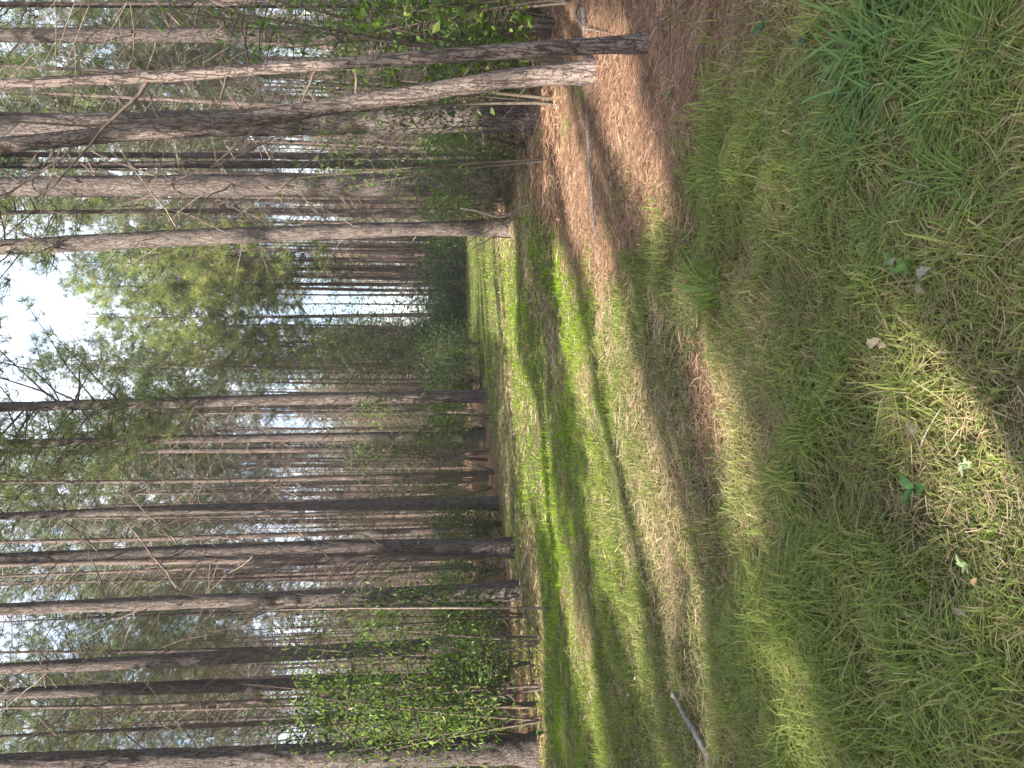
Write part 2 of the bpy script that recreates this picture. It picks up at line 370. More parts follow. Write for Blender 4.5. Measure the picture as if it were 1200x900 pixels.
# ------------------------------------------------------------------ pine building blocks
def limb_path(L, rise, curve, nseg=6, rg=rng):
    t = np.linspace(0, 1, nseg); x = t * L; z = rise * x + curve * L * t * t
    y = np.cumsum(rg.normal(0, 0.03, nseg)) * L; y -= y[0]
    z = z + np.r_[0, np.cumsum(rg.normal(0, 0.02, nseg - 1))] * L
    return np.stack([x, y, z], 1)
def dead_branch_mesh(L, rise, curve, r0, twigs, name='dead_branch'):
    b = Buf(); pth = limb_path(L, rise, curve, 8)
    V, Q, T = tube(pth, np.linspace(r0, r0 * 0.25, 8), 6); b.add(V, None, Q)
    for k in range(twigs):
        t = random.uniform(0.25, 0.98); f = t * 7; a = int(min(f, 6)); p0 = pth[a] + (pth[a + 1] - pth[a]) * (f - a)
        d = unit(pth[a + 1] - pth[a]) + np.array([0, random.choice((-1, 1)) * random.uniform(0.5, 1.1), random.uniform(-0.3, 0.6)])
        l = L * random.uniform(0.12, 0.38) * (1.2 - t); q = p0 + unit(d) * l * np.linspace(0, 1, 4)[:, None] + rng.normal(0, 0.02 * l, (4, 3)); q[0] = p0
        V, Q, T = tube(q, np.linspace(r0 * 0.4, r0 * 0.12, 4), 4); b.add(V, None, Q)
    return b.mesh(name, M_LIMB, True)
DEAD = [dead_branch_mesh(random.uniform(0.9, 1.9), random.uniform(0.1, 0.9), random.uniform(-0.25, 0.3), random.uniform(0.010, 0.017), random.randint(2, 7)) for _ in range(9)]
STUB = [dead_branch_mesh(random.uniform(0.12, 0.35), random.uniform(-0.2, 0.6), 0.0, 0.013, 0, 'branch_stub') for _ in range(3)]

NCOL = np.array([(0.105, 0.14, 0.045), (0.08, 0.115, 0.042), (0.14, 0.155, 0.055), (0.095, 0.125, 0.058)])
def crown(H, z0, Rmax, rg, per=6, step=0.5, tufts=14, ncount=22, nlen=0.33, nwid=0.013, keep=None, lean=(0, 0), name='crown'):
    b = Buf(); z = z0; C = []; A = []
    while z < H - 0.2:
        t = (z - z0) / (H - z0); prof = Rmax * (0.35 + 0.65 * min(1, t / 0.25)) * (1 - max(0, (t - 0.25) / 0.75) ** 1.3 * 0.8)
        for k in range(per):
            if rg.random() < 0.18: continue
            L = prof * rg.uniform(0.45, 1.15); az = rg.uniform(0, 2 * np.pi)
            pth = limb_path(L, rg.uniform(0.1, 0.6), rg.uniform(-0.1, 0.25), 6, rg)
            c, s = math.cos(az), math.sin(az)
            w = np.stack([pth[:, 0] * c - pth[:, 1] * s + lean[0] * z, pth[:, 0] * s + pth[:, 1] * c + lean[1] * z, pth[:, 2] + z + rg.uniform(-0.2, 0.2)], 1)
            V, Q, T = tube(w, np.linspace(0.013 + 0.006 * L, 0.005, 6), 4)
            if keep is None or keep(w).all(): b.add(V, None, Q, (0.09, 0.065, 0.05))
            m_ = max(2, int(tufts * L / Rmax + 1)); u = rg.uniform(0.35, 1.0, m_) * 5; a = np.minimum(u.astype(int), 4)
            pc = w[a] + (w[a + 1] - w[a]) * (u - a)[:, None] + rg.normal(0, 0.14, (m_, 3)) * (0.5 + L / Rmax)
            C.append(pc); A.append(np.tile(unit(w[-1] - w[-2]) + np.array([0, 0, 0.4]), (m_, 1)))
        z += step * rg.uniform(0.7, 1.3)
    C = np.concatenate(C); A = np.concatenate(A)
    if keep is not None:
        k = keep(C); C, A = C[k], A[k]
    if len(C) == 0: return None
    V, T = needles(C, A, ncount, nlen, nwid, rg)
    cc = NCOL[rg.integers(0, 4, len(C))] * rg.uniform(0.75, 1.3, (len(C), 1))
    b.add(V, T, None, np.repeat(cc, ncount * 3, 0))
    return b.mesh(name, M_NEEDLE)
def wobble_path(H, amp, rg, n=14):
    z = np.linspace(0, H, n); a = rg.normal(0, amp, (2, 3)); t = z / H
    x = a[0, 0] * t + a[0, 1] * np.sin(t * 4) * 0.5 + a[0, 2] * np.sin(t * 9) * 0.15
    y = a[1, 0] * t + a[1, 1] * np.sin(t * 4) * 0.5 + a[1, 2] * np.sin(t * 9) * 0.15
    return np.stack([x, y, z - 0.15], 1)

# variants shared by the stand in the background
VAR = []
for k in range(8):
    rg = np.random.default_rng(100 + k); H = rg.uniform(22, 27); r = rg.uniform(0.075, 0.125)
    pth = wobble_path(H, 0.22, rg); t = np.linspace(0, 1, 14)
    rad = r * (1 - 0.8 * t) * (1 + 0.25 * np.exp(-t * 30)); V, Q, T = tube(pth, rad, 9)
    tr = mesh('trunk', V, None, Q, M_BARK_FAR, None, True)
    b = Buf()
    z0 = H * rg.uniform(0.56, 0.66)
    for q in range(125):
        z = rg.uniform(2.0, z0 + 2); L = rg.uniform(0.5, 2.2); az = rg.uniform(0, 6.28); pl = limb_path(L, rg.uniform(0.0, 1.1), rg.uniform(-0.3, 0.3), 6, rg)
        c, s = math.cos(az), math.sin(az); cx, cy = np.interp(z, pth[:, 2], pth[:, 0]), np.interp(z, pth[:, 2], pth[:, 1])
        w = np.stack([pl[:, 0] * c - pl[:, 1] * s + cx, pl[:, 0] * s + pl[:, 1] * c + cy, pl[:, 2] + z], 1)
        V, Q, T = tube(w, np.linspace(0.013, 0.004, 6), 4); b.add(V, None, Q)
        for j in range(rg.integers(1, 4)):
            a = rg.integers(2, 5); d = unit(w[a + 1] - w[a]) + rg.normal(0, 0.6, 3); e = w[a] + unit(d) * np.linspace(0, L * 0.35, 3)[:, None]
            V, Q, T = tube(e, np.linspace(0.008, 0.003, 3), 3); b.add(V, None, Q)
    lb = b.mesh('dead_branches', M_LIMB, True)
    VAR.append((tr, lb, crown(H, z0, rg.uniform(2.0, 2.7), rg), H))

def bark_trunk(path, rad, sides, relief, seed, M=None):
    """trunk with real furrowed plates cut into it"""
    V, Q, T = tube(path, rad, sides); n = len(path); th = np.arange(sides)
    zz = path[:, 2][:, None] + 0 * th[None, :]; aa = (th[None, :] + 0 * zz)
    per = 12
    u = aa / sides * per + (vnoise(zz * 3 + seed, aa * 0 + seed) - 0.5) * 0.8
    def pn(u, v):                       # noise periodic in u
        w = (u % per) / per; a = vnoise(u % per + seed, v); b2 = vnoise(u % per - per + seed, v); k = smooth(0.8, 1, w); return a * (1 - k) + b2 * k
    f = np.abs(pn(u, zz * 2.6) - 0.5) * 2; g = np.abs(pn(u * 1.0 + 40, zz * 6.5 + 9) - 0.5) * 2
    d = smooth(0.0, 0.3, np.minimum(f, g + 0.12)); d = d + 0.25 * pn(u + 3, zz * 14)
    ctr = np.repeat(path[:, None, :], sides, 1); Vv = V.reshape(n, sides, 3); dirv = unit(Vv - ctr)
    Vv = Vv + dirv * ((d - 0.8) * relief)[:, :, None]
    return mesh('trunk', Vv.reshape(-1, 3), None, Q, M or M_BARK, None, True)

main_axis = {}
def main_pine(label, pts, widths, Hh=22, relief=0.014, dead=14, zr=(2.0, 10.0), crown_v=None, stubs=6, near=True, group=None, z0f=0.56, cr=2.4, tufts=9, pale=False, nl=0.33):
    """pts: photo points up the trunk (base first); widths: trunk width in photo pixels at those points"""
    bx, by = G(*pts[0]); D = by; bz = H0(bx, by)
    root = thing('pine_tree', label, 'pine tree', (bx, by, bz), group)
    W3 = [np.array(P(px, py, D)) for px, py in pts]; W3[0] = np.array([bx, by, 0.0])
    rr = [w * (0.86 if near else 0.80) / 2 / F * D for w in widths]
    top = W3[-1]; d = unit(W3[-1] - W3[max(0, len(W3) - 3)]); d = unit(d * 0.5 + np.array([0, 0, 1])); 
    steps = 0
    while top[2] < Hh:
        top = top + d * 2; d = unit(d * 0.7 + np.array([0, 0, 0.3])); W3.append(top); rr.append(max(0.03, rr[len(widths) - 1] * (Hh - top[2]) / (Hh - W3[len(widths) - 1][2] + 0.1)))
    W3 = np.array(W3) - np.array([bx, by, 0.0]); W3[0, 2] = -0.2
    s = np.r_[0, np.cumsum(np.linalg.norm(np.diff(W3, axis=0), axis=1))]
    npts = 260 if near else 90
    pth = spline(W3, npts); sl_ = np.r_[0, np.cumsum(np.linalg.norm(np.diff(pth, axis=0), axis=1))]; rad = np.interp(sl_ / sl_[-1], s / s[-1], rr)
    rad = rad * (1 + 0.28 * np.exp(-np.maximum(pth[:, 2], 0) / 0.22)) * (1 + 0.03 * np.sin(sl_ * 2.1))
    # rings bunch up lower down where the bark shows
    w = np.linspace(0, 1, npts) ** 1.6; pth = np.stack([np.interp(w * sl_[-1], sl_, pth[:, k]) for k in range(3)], 1); rad = np.interp(w * sl_[-1], sl_, rad)
    ob('trunk', bark_trunk(pth, rad, 40 if near else 20, relief, random.uniform(0, 99), M_BARK_SUNLIT if pale else None), root)
    at = lambda z: np.array([np.interp(z, pth[:, 2], pth[:, 0]), np.interp(z, pth[:, 2], pth[:, 1]), z])
    for k in range(dead if D < 12 else int(dead * 2.0)):
        z = random.uniform(zr[0], zr[1] + (0 if D < 12 else 3)); a = random.uniform(0, 2 * math.pi); q = at(z)
        ob('dead_branch', random.choice(DEAD), root, q, (0, random.uniform(-0.55, 0.15), a), random.uniform(0.5, 1.2) if D < 12 else random.uniform(0.45, 1.3))
    for k in range(stubs):
        z = random.uniform(0.8, 9); a = random.uniform(0, 2 * math.pi); q = at(z)
        ob('branch_stub', random.choice(STUB), root, q + np.array([math.cos(a), math.sin(a), 0]) * np.interp(z, pth[:, 2], rad) * 0.7, (0, random.uniform(-0.4, 0.2), a), random.uniform(0.7, 1.4))
    z0 = Hh * z0f; rg = np.random.default_rng(int(bx * 100 + by * 10000) % 99991)
    c = VAR[rg.integers(0, 8)]
    # crown of its own, following the lean of this trunk's top
    tp = at(Hh - 0.5); b0 = at(z0)
    cm = crown(Hh, z0, cr, rg, per=5, tufts=tufts, ncount=16, nlen=nl, nwid=0.016, keep=lambda q: ~lit_at(q + np.array([bx, by, 0])), lean=((tp[0] - b0[0]) / (Hh - z0), (tp[1] - b0[1]) / (Hh - z0)))  # foliage whose shade would fall on LIT is left out of the crown
    ln = ((tp[0] - b0[0]) / (Hh - z0), (tp[1] - b0[1]) / (Hh - z0))
    ob('crown', cm, root, (b0[0] - ln[0] * z0, b0[1] - ln[1] * z0, 0))
    main_axis[label] = (root, at, np.interp, pth)
    return root, at

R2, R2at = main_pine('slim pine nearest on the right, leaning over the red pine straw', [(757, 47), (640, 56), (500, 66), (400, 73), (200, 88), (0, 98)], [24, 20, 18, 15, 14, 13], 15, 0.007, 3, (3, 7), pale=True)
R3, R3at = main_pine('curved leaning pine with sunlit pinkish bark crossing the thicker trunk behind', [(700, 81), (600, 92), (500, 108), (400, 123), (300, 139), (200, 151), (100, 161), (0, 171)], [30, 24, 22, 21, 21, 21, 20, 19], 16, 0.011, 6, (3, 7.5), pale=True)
R4, R4at = main_pine('thick straight pine with deep furrowed bark behind the curved trunk', [(632, 135), (500, 140), (400, 142), (200, 146), (0, 152)], [42, 36, 34, 33, 32], 24, 0.028, 12)
R5, R5at = main_pine('sturdy pine rising out of the brush pile', [(596, 216), (500, 217), (400, 217), (200, 217), (0, 219)], [34, 29, 28, 26, 25], 23, 0.02, 24)
R6, R6at = main_pine('pine at the right edge of the ride beside the white bare branch', [(597, 266), (500, 268), (400, 271), (200, 279), (0, 290)], [24, 19, 19, 21, 20], 22, 0.018, 26, z0f=0.45, cr=3.4, tufts=24, nl=0.4)
main_pine('pine half hidden by bright leaves at the right end of the stand', [(594, 38), (400, 40), (200, 41), (0, 41)], [26, 21, 20, 19], 22, 0.015, 18, near=False)
main_pine('straight pine at the far left bend of the ride', [(572, 464), (400, 466), (200, 472), (0, 477)], [19, 16, 15, 13], 25, 0.014, 22, (3, 15), near=False, z0f=0.38, cr=4.0, tufts=20, nl=0.45)
main_pine('slender pine behind the tangle of bare twigs and leaves', [(569, 511), (400, 512), (200, 515), (0, 519)], [15, 12, 11, 9], 24, 0.012, 20, (3, 14), near=False, z0f=0.46, cr=3.0, tufts=14, nl=0.4)
main_pine('pale sunlit pine standing alone above the lit verge', [(584, 590), (400, 592), (200, 597), (0, 605)], [19, 15, 13, 10], 23, 0.012, 20, near=False)
main_pine('dark stout pine, second of the three on the left verge from the pale one', [(604, 642), (400, 641), (200, 647), (0, 655)], [27, 21, 18, 15], 23, 0.016, 18, near=False)
main_pine('dark pine on the left verge beside a thin sapling', [(611, 692), (400, 699), (200, 706), (0, 714)], [27, 20, 19, 16], 23, 0.016, 18, near=False)
main_pine('leaning pine behind the leafy thicket, close to a second trunk', [(599, 752), (400, 763), (200, 774), (0, 784)], [26, 20, 19, 15], 23, 0.016, 16, near=False)
main_pine('straight pine in the middle of the leafy thicket', [(597, 795), (400, 800), (200, 806), (0, 813)], [22, 18, 17, 14], 23, 0.016, 16, near=False)
main_pine('big dark pine at the left end with rough furrowed bark', [(632, 878), (400, 885), (200, 890), (0, 895)], [38, 31, 27, 24], 24, 0.024, 12)
main_pine('thin straight pine just behind the stout furrowed pine', [(586, 184), (400, 183), (200, 182), (0, 181)], [11, 9, 8, 7], 21, 0.008, 14, near=False)
main_pine('thin pine between the furrowed pine and the brush pile pine', [(588, 192), (400, 193), (200, 193), (0, 194)], [13, 11, 10, 8], 21, 0.008, 14, near=False)
main_pine('thin dark pine between the brush pile pine and the ride edge', [(580, 247), (400, 247), (200, 247), (0, 249)], [9, 7, 6, 5], 21, 0.006, 14, near=False)
main_pine('thin pine close beside the slender trunk behind the twigs', [(562, 526), (400, 527), (200, 528), (0, 531)], [10, 8, 7, 6], 23, 0.006, 14, (3, 14), near=False)
main_pine('thin pine peeping out at the right end of the stand', [(590, 6), (400, 6), (200, 6), (0, 5)], [10, 8, 8, 7], 20, 0.006, 14, near=False)
MAINS = [o for o in COL.objects if o.get('category') == 'pine tree']
main_xy = [(o.location.x, o.location.y) for o in MAINS]

# ------------------------------------------------------------------ the stand behind, each tree an object of its own
def copy_pine(v, x, y, s, rz, label, group, limbs=True):
    tr, lb, cr, H = VAR[v]
    zz = np.linspace(H * 0.58, H, 8) * s; hit = 0
    for dx, dy in ((0, 0), (1.5, -1.5), (-1.5, 1.5), (0.8, -0.8), (-0.8, 0.8)):
        hit += lit_at(np.stack([x + dx + 0 * zz, y + dy + 0 * zz, zz], 1)).sum()
    if hit:                                   # foliage that would shade the lit zones is cut from this crown
        rg = np.random.default_rng(int(abs(x) * 1000 + y * 77)); c, sn = math.cos(rz), math.sin(rz)
        def keep(q):
            w = np.stack([(q[:, 0] * c - q[:, 1] * sn) * s + x, (q[:, 0] * sn + q[:, 1] * c) * s + y, q[:, 2] * s], 1); return ~lit_at(w)
        cr = crown(H, H * rg.uniform(0.56, 0.64), 2.4, rg, per=5, tufts=9, ncount=14, nlen=0.33, nwid=0.02, keep=keep) or cr
    root = thing('pine_tree', label, 'pine tree', (x, y, H0(x, y)), group, rz, s)
    ob('trunk', tr, root); ob('crown', cr, root)
    if limbs: tag(ob('dead_branches', lb, root), None, None, None, 'stuff')
    return root
cells = []
for gyy in np.arange(14.5, 80, 3.3):
    for gxx in np.arange(-55, 56, 3.3):
        cells.append((gxx + random.uniform(-1.2, 1.2), gyy + random.uniform(-1.2, 1.2)))
cells.sort(key=lambda c: c[1]); nb = 0
GAPS = [(895, 'the thin end pine'), (862, 'the half hidden pine'), (832, 'the slim nearest pine'), (790, 'the curved leaning pine'), (762, 'the furrowed pine'), (684, 'the brush pile pine'), (634, 'the ride edge pine'),
        (436, 'the ride bend pine'), (389, 'the slender pine'), (310, 'the pale sunlit pine'), (258, 'the stout verge pine'), (208, 'the sapling verge pine'), (148, 'the leaning thicket pine'), (105, 'the straight thicket pine'), (22, 'the big dark pine')]
def stand_label(x, y, U):
    far = 'slim pine' if y < 32 else ('thin far pine' if y < 55 else 'very thin distant pine')
    for k in range(len(GAPS) - 1):
        if GAPS[k + 1][0] <= U < GAPS[k][0]:
            if k == 6: g = 'beyond the end of the ride'; 
            else: g = 'seen between ' + GAPS[k + 1][1] + ' and ' + GAPS[k][1]
            break
    else: g = 'behind ' + GAPS[-1][1] if U < 22 else 'behind ' + GAPS[0][1]
    return far + ' ' + g, far + 's ' + g
for x, y in cells:
    U = 450 + F * x / y
    if not -60 < U < 960 or nb >= 250: continue
    if ride(np.array([x]), np.array([y]), 0.3)[0] > 0.02: continue
    if float(np.interp(y, XL_Y, XL_X)) - 1.6 < x < float(np.interp(y, XR_Y, XR_X)) + 1.2 and y < 48: continue
    if y < 26 and x < 0 and y < 18.5 + 0.12 * abs(x): continue
    if min((x - a) ** 2 + (y - b_) ** 2 for a, b_ in main_xy) < 1.3: continue
    if y < 30 and any(abs(U - (450 + F * a / b_)) < 16 and b_ < y for a, b_ in main_xy) and random.random() < 0.5: continue
    if 505 < U < 575 and random.random() < 0.6: continue
    lab, grp = stand_label(x, y, U)
    copy_pine(random.randrange(8), x, y, random.uniform(0.85, 1.12) * (1.06 if y > 47 else 1), random.uniform(0, 6.28), lab, grp); nb += 1

SUNLIT_NCOL = NCOL * np.array([1.8, 1.65, 1.4])  # needles of the far crowns lightened, sunlight put into their colour
for k, (py, y, H, z0, lab) in enumerate([(300, 49.5, 23, 9, 'tall pine with a pale feathery crown left of the ride edge pine'), (338, 52, 26, 11.5, 'tallest pale crowned pine over the middle of the far bushes'),
        (372, 50.5, 24.5, 10.5, 'pale crowned pine above the left far bushes'), (404, 51, 21, 8.5, 'pale crowned pine behind the tall dark leafy tree'), (325, 60, 22, 9, 'feathery pine further back between the pale crowned ones')]):
    rg = np.random.default_rng(600 + k); x = (450 - py) / F * y; root = thing('pine_tree', lab, 'pine tree', (x, y, H0(x, y)))
    zz = np.linspace(-0.2, H, 14); pth = np.stack([np.sin(zz * 0.12 + k) * 0.2, 0 * zz, zz], 1); V, Q, T = tube(pth, np.linspace(0.17, 0.03, 14), 10)
    ob('trunk', mesh('trunk', V, None, Q, M_BARK_FAR, None, True), root)
    keep0 = NCOL; NCOL = SUNLIT_NCOL; ob('crown', crown(H, z0, 3.6, rg, per=7, step=0.5, tufts=12, ncount=28, nlen=0.5, nwid=0.016), root); NCOL = keep0
    tag(ob('dead_branches', VAR[k][1], root), None, None, None, 'stuff')

# far-off wood that reads as one mass
b = Buf(); rg = np.random.default_rng(55)
for k in range(430):
    y = rg.uniform(82, 140); x = rg.uniform(-0.62, 0.62) * y
    U = 450 + F * x / y
    if 515 < U < 570: continue
    H = rg.uniform(17, 24); pth = np.stack([x + rg.normal(0, .15) + np.zeros(5), y + np.zeros(5), np.linspace(-0.2, H, 5)], 1)
    V, Q, T = tube(pth, np.linspace(0.16, 0.04, 5), 5); b.add(V, None, Q, (0.19, 0.125, 0.1))
    q = np.stack([x + 0 * np.zeros(160), y + np.zeros(160), rg.uniform(1.0, H * 0.75, 160)], 1); e = q + np.stack([rg.normal(0, 1.3, 160), rg.normal(0, 1.3, 160), rg.uniform(-0.3, 1.4, 160)], 1)
    b.add(np.stack([q, q + np.array([0, 0, 0.09]), e], 1).reshape(-1, 3), np.arange(480).reshape(-1, 3), None, (0.21, 0.155, 0.12))
    C = np.stack([x + rg.normal(0, 1.1, 60), y + rg.normal(0, 1.1, 60), rg.uniform(H * 0.52, H, 60)], 1)
    V, T = needles(C, np.tile([0, 0, 0.4], (60, 1)), 12, 0.6, 0.055, rg); b.add(V, T, None, np.repeat(NCOL[rg.integers(0, 4, 60)], 36, 0))
for k in range(900):
    y = rg.uniform(64, 140); x = rg.uniform(-0.62, 0.62) * y
    if 515 < 450 + F * x / y < 570: continue
    pth = np.stack([x + rg.normal(0, .3) * np.linspace(0, 1, 4), y + np.zeros(4), np.linspace(-0.2, rg.uniform(14, 22), 4)], 1)
    V, Q, T = tube(pth, np.linspace(rg.uniform(0.08, 0.15), 0.04, 4), 4); b.add(V, None, Q, np.array((0.2, 0.14, 0.115)) * rg.uniform(0.8, 1.25))  # far trunks tinted a hazy tan, distance haze put into the colour
for k in range(420):
    y = rg.uniform(140, 230); x = rg.uniform(-0.62, 0.62) * y
    if 517 < 450 + F * x / y < 565: continue
    H = rg.uniform(20, 28); C = np.stack([x + rg.normal(0, 2.2, 70), y + rg.normal(0, 2.2, 70), rg.uniform(0.5, H, 70)], 1)
    V, T = needles(C, np.tile([0, 0, 0.3], (70, 1)), 10, 1.1, 0.11, rg); hh = np.clip((C[:, 2] / H - 0.3) * 2, 0, 1)[:, None]
    cc = (1 - hh) * np.array([0.19, 0.145, 0.11]) + hh * NCOL[rg.integers(0, 4, 70)]; b.add(V, T, None, np.repeat(cc, 30, 0))
far = ob('far_woods', b.mesh('far_woods', M_NEEDLE)); tag(far, 'distant pine wood showing between the trunks', None, None, 'stuff')

# ------------------------------------------------------------------ unseen pines placed behind and left for shade, gaps cut to shape the streaks
def sun_shift(p): return np.array([p[0] + LX * p[2], p[1] + LY * p[2]])
def lit_stretch(root, at, z0, z1, r):
    for z in np.linspace(z0, z1, 12):
        q = at(z) + np.array(root.location); CAPS.append((*sun_shift(q), r))
lit_stretch(R3, R3at, 1.2, 4.2, 0.28); lit_stretch(R2, R2at, 2.4, 4.5, 0.22); lit_stretch(R4, R4at, 0.8, 2.2, 0.3); lit_stretch(R5, R5at, 4.5, 7.5, 0.3); lit_stretch(R6, R6at, 1, 5, 0.25)
nsh = 0
for gyy in np.arange(-21, 24, 3.4):
    for gxx in np.arange(-38, 4, 3.4):
        H = random.uniform(18, 23); best = None
        for tr_ in range(9):
            x = gxx + random.uniform(-1.4, 1.4); y = gyy + random.uniform(-1.4, 1.4)
            if (y > 2 and x > -0.62 * y - 3.0) or math.hypot(x, y) < 3.2: continue
            z = np.linspace(0, H, 60); hits = lit_at(np.stack([x + 0 * z, y + 0 * z, z], 1)).sum()
            if best is None or hits < best[0]: best = (hits, x, y)
        if best is None or best[0] > 14: continue
        hits, x, y = best
        zz = np.linspace(H * 0.42, H, 12); fx = x + LX * zz; fy = y + LY * zz       # only trees whose crown shades ground in view
        zq = np.concatenate([zz - 3, zz - 6, zz - 9]); gx_, gy_ = x + LX * zq, y + LY * zq                                        # or the trunks of the first rows
        if not (((fy > 1.0) & (fy < 24) & (np.abs(fx) < 0.56 * fy + 2.2)).any() or ((gy_ > 11) & (gy_ < 28) & (gx_ < 5) & (gx_ > -0.56 * gy_)).any()): continue
        rg = np.random.default_rng(900 + nsh)
        cm = crown(H, H * rg.uniform(0.34, 0.44), 3.1, rg, per=6, step=0.55, tufts=9, ncount=14, nlen=0.34, nwid=0.045, keep=lambda q: ~lit_at(q + np.array([x, y, 0])))
        root = thing('pine_tree', 'unseen pine placed behind the viewer, crown shaped to shade the near grass', 'pine tree', (x, y, H0(x, y)), 'unseen shade pines behind the viewer')
        zz = np.linspace(-0.2, H, 12); V, Q, T = tube(np.stack([0 * zz, 0 * zz, zz], 1), np.linspace(0.15, 0.03, 12), 8)
        ob('trunk', mesh('trunk', V, None, Q, M_BARK_FAR, None, True), root)
        if cm: ob('crown', cm, root)
        nsh += 1
print('stand', nb, 'shade', nsh)
#INSERT_UNDERSTOREY
# ------------------------------------------------------------------ understorey: each shrub and sapling a thing of its own
BRIGHT = np.array([(0.14, 0.22, 0.03), (0.18, 0.25, 0.045), (0.10, 0.17, 0.028), (0.21, 0.27, 0.065)])
MIDG = np.array([(0.065, 0.12, 0.025), (0.085, 0.14, 0.03), (0.05, 0.09, 0.025), (0.10, 0.15, 0.04)])
DARKG = np.array([(0.055, 0.09, 0.025), (0.07, 0.11, 0.028), (0.045, 0.07, 0.022), (0.09, 0.125, 0.035)])
RUSTY = np.array([(0.20, 0.11, 0.06), (0.16, 0.12, 0.05), (0.10, 0.11, 0.035), (0.24, 0.15, 0.08)])
def shrub_meshes(H, Rr, nst, nleaf, size, pal, seed, low=0.1, droop=0.3, aspect=0.5, spread=0.5, open_=0.10):
    """stems that fork upward, leaves in sprays along the outer forks"""
    rg = np.random.default_rng(seed); st = Buf(); tips = []
    for k in range(nst):
        az = rg.uniform(0, 6.28); out = Rr * rg.uniform(0.15, 0.9); h = H * rg.uniform(0.7, 1.0)
        pts = spline([(rg.normal(0, .04), rg.normal(0, .04), -0.05), (math.cos(az) * out * 0.3, math.sin(az) * out * 0.3, h * 0.4), (math.cos(az) * out, math.sin(az) * out, h)], 9)
        r0 = 0.006 + 0.0045 * H; V, Q, T = tube(pts, np.linspace(r0, r0 * 0.2, 9), 5); st.add(V, None, Q)
        for j in range(int(7 + 3 * H)):
            t = rg.uniform(low, 1.0); f = t * 8; a = int(min(f, 7)); p0 = pts[a] + (pts[a + 1] - pts[a]) * (f - a)
            a2 = rg.uniform(0, 6.28); L = Rr * rg.uniform(0.25, 0.85) * (1.15 - 0.6 * t)
            d = np.array([math.cos(a2), math.sin(a2), rg.uniform(-0.1, 0.7)]); q = p0 + d * L * np.linspace(0, 1, 5)[:, None] + np.array([0, 0, -0.25 * L]) * (np.linspace(0, 1, 5) ** 2)[:, None]
            V, Q, T = tube(q, np.linspace(r0 * 0.35, r0 * 0.1, 5), 3); st.add(V, None, Q); tips.append(q)
    tips = np.array(tips); pick = rg.integers(0, len(tips), nleaf); u = rg.uniform(0.2, 1.05, nleaf) * 4; a = np.minimum(u.astype(int), 3)
    C = tips[pick, a] + (tips[pick, a + 1] - tips[pick, a]) * (u - a)[:, None] + rg.normal(0, open_, (nleaf, 3)) * Rr
    C[:, 2] = np.maximum(C[:, 2], 0.04)
    V, T = leaves(C, size * rg.uniform(0.35, 1.4, nleaf), 0.5, droop * 1.3, aspect, rg)
    br = pal[rg.integers(0, len(pal), nleaf)] * rg.uniform(0.75, 1.25, (nleaf, 1))
    fb = Buf(); fb.add(V, T, None, np.repeat(br, 4, 0))
    return st.mesh('stems', M_TWIG, True), fb.mesh('foliage', M_LEAF)
def place_shrub(ms, x, y, s, label, cat='shrub', name='shrub', group=None, rz=None, sz=1.0):
    root = thing(name, label, cat, (x, y, H0(x, y)), group, random.uniform(0, 6.28) if rz is None else rz, (s, s, s * sz))
    ob('stems', ms[0], root); tag(ob('foliage', ms[1], root), None, None, None, 'stuff'); return root
SAP = [shrub_meshes(4.6, 1.15, 3, 1450, 0.105, np.concatenate([BRIGHT, MIDG, MIDG * 1.25]), 11 + k, 0.18, 0.9, 0.34, open_=0.16) for k in range(3)]
SAPD = [shrub_meshes(4.4, 1.1, 3, 900, 0.09, MIDG, 21 + k, 0.3, 0.9, 0.34, open_=0.16) for k in range(2)]
BUSH = [shrub_meshes(2.0, 1.1, 9, 2600, 0.075, DARKG, 31 + k, 0.08, 0.1, 0.55, open_=0.2) for k in range(4)]
BUSHF = [shrub_meshes(2.0, 1.2, 9, 1000, 0.15, np.concatenate([DARKG, MIDG]), 81 + k, 0.08, 0.1, 0.55, open_=0.26) for k in range(3)]
BUSHM = [shrub_meshes(2.1, 1.1, 8, 2000, 0.075, MIDG, 41 + k, 0.08, 0.2, 0.5, open_=0.2) for k in range(3)]
BIGD = [shrub_meshes(9.5, 2.4, 5, 5200, 0.15, DARKG, 51 + k, 0.2, 0.1, 0.6, open_=0.2) for k in range(2)]
BROAD = shrub_meshes(3.0, 1.2, 5, 560, 0.12, np.concatenate([BRIGHT, MIDG]), 61, 0.25, 0.5, 0.6, open_=0.14)
TWIGGY = shrub_meshes(2.6, 1.2, 9, 500, 0.07, RUSTY, 71, 0.2, 0.2, 0.5, open_=0.2)
MIXB = shrub_meshes(2.2, 1.0, 8, 1400, 0.07, np.concatenate([MIDG, RUSTY]), 72, 0.1, 0.2, 0.5, open_=0.2)

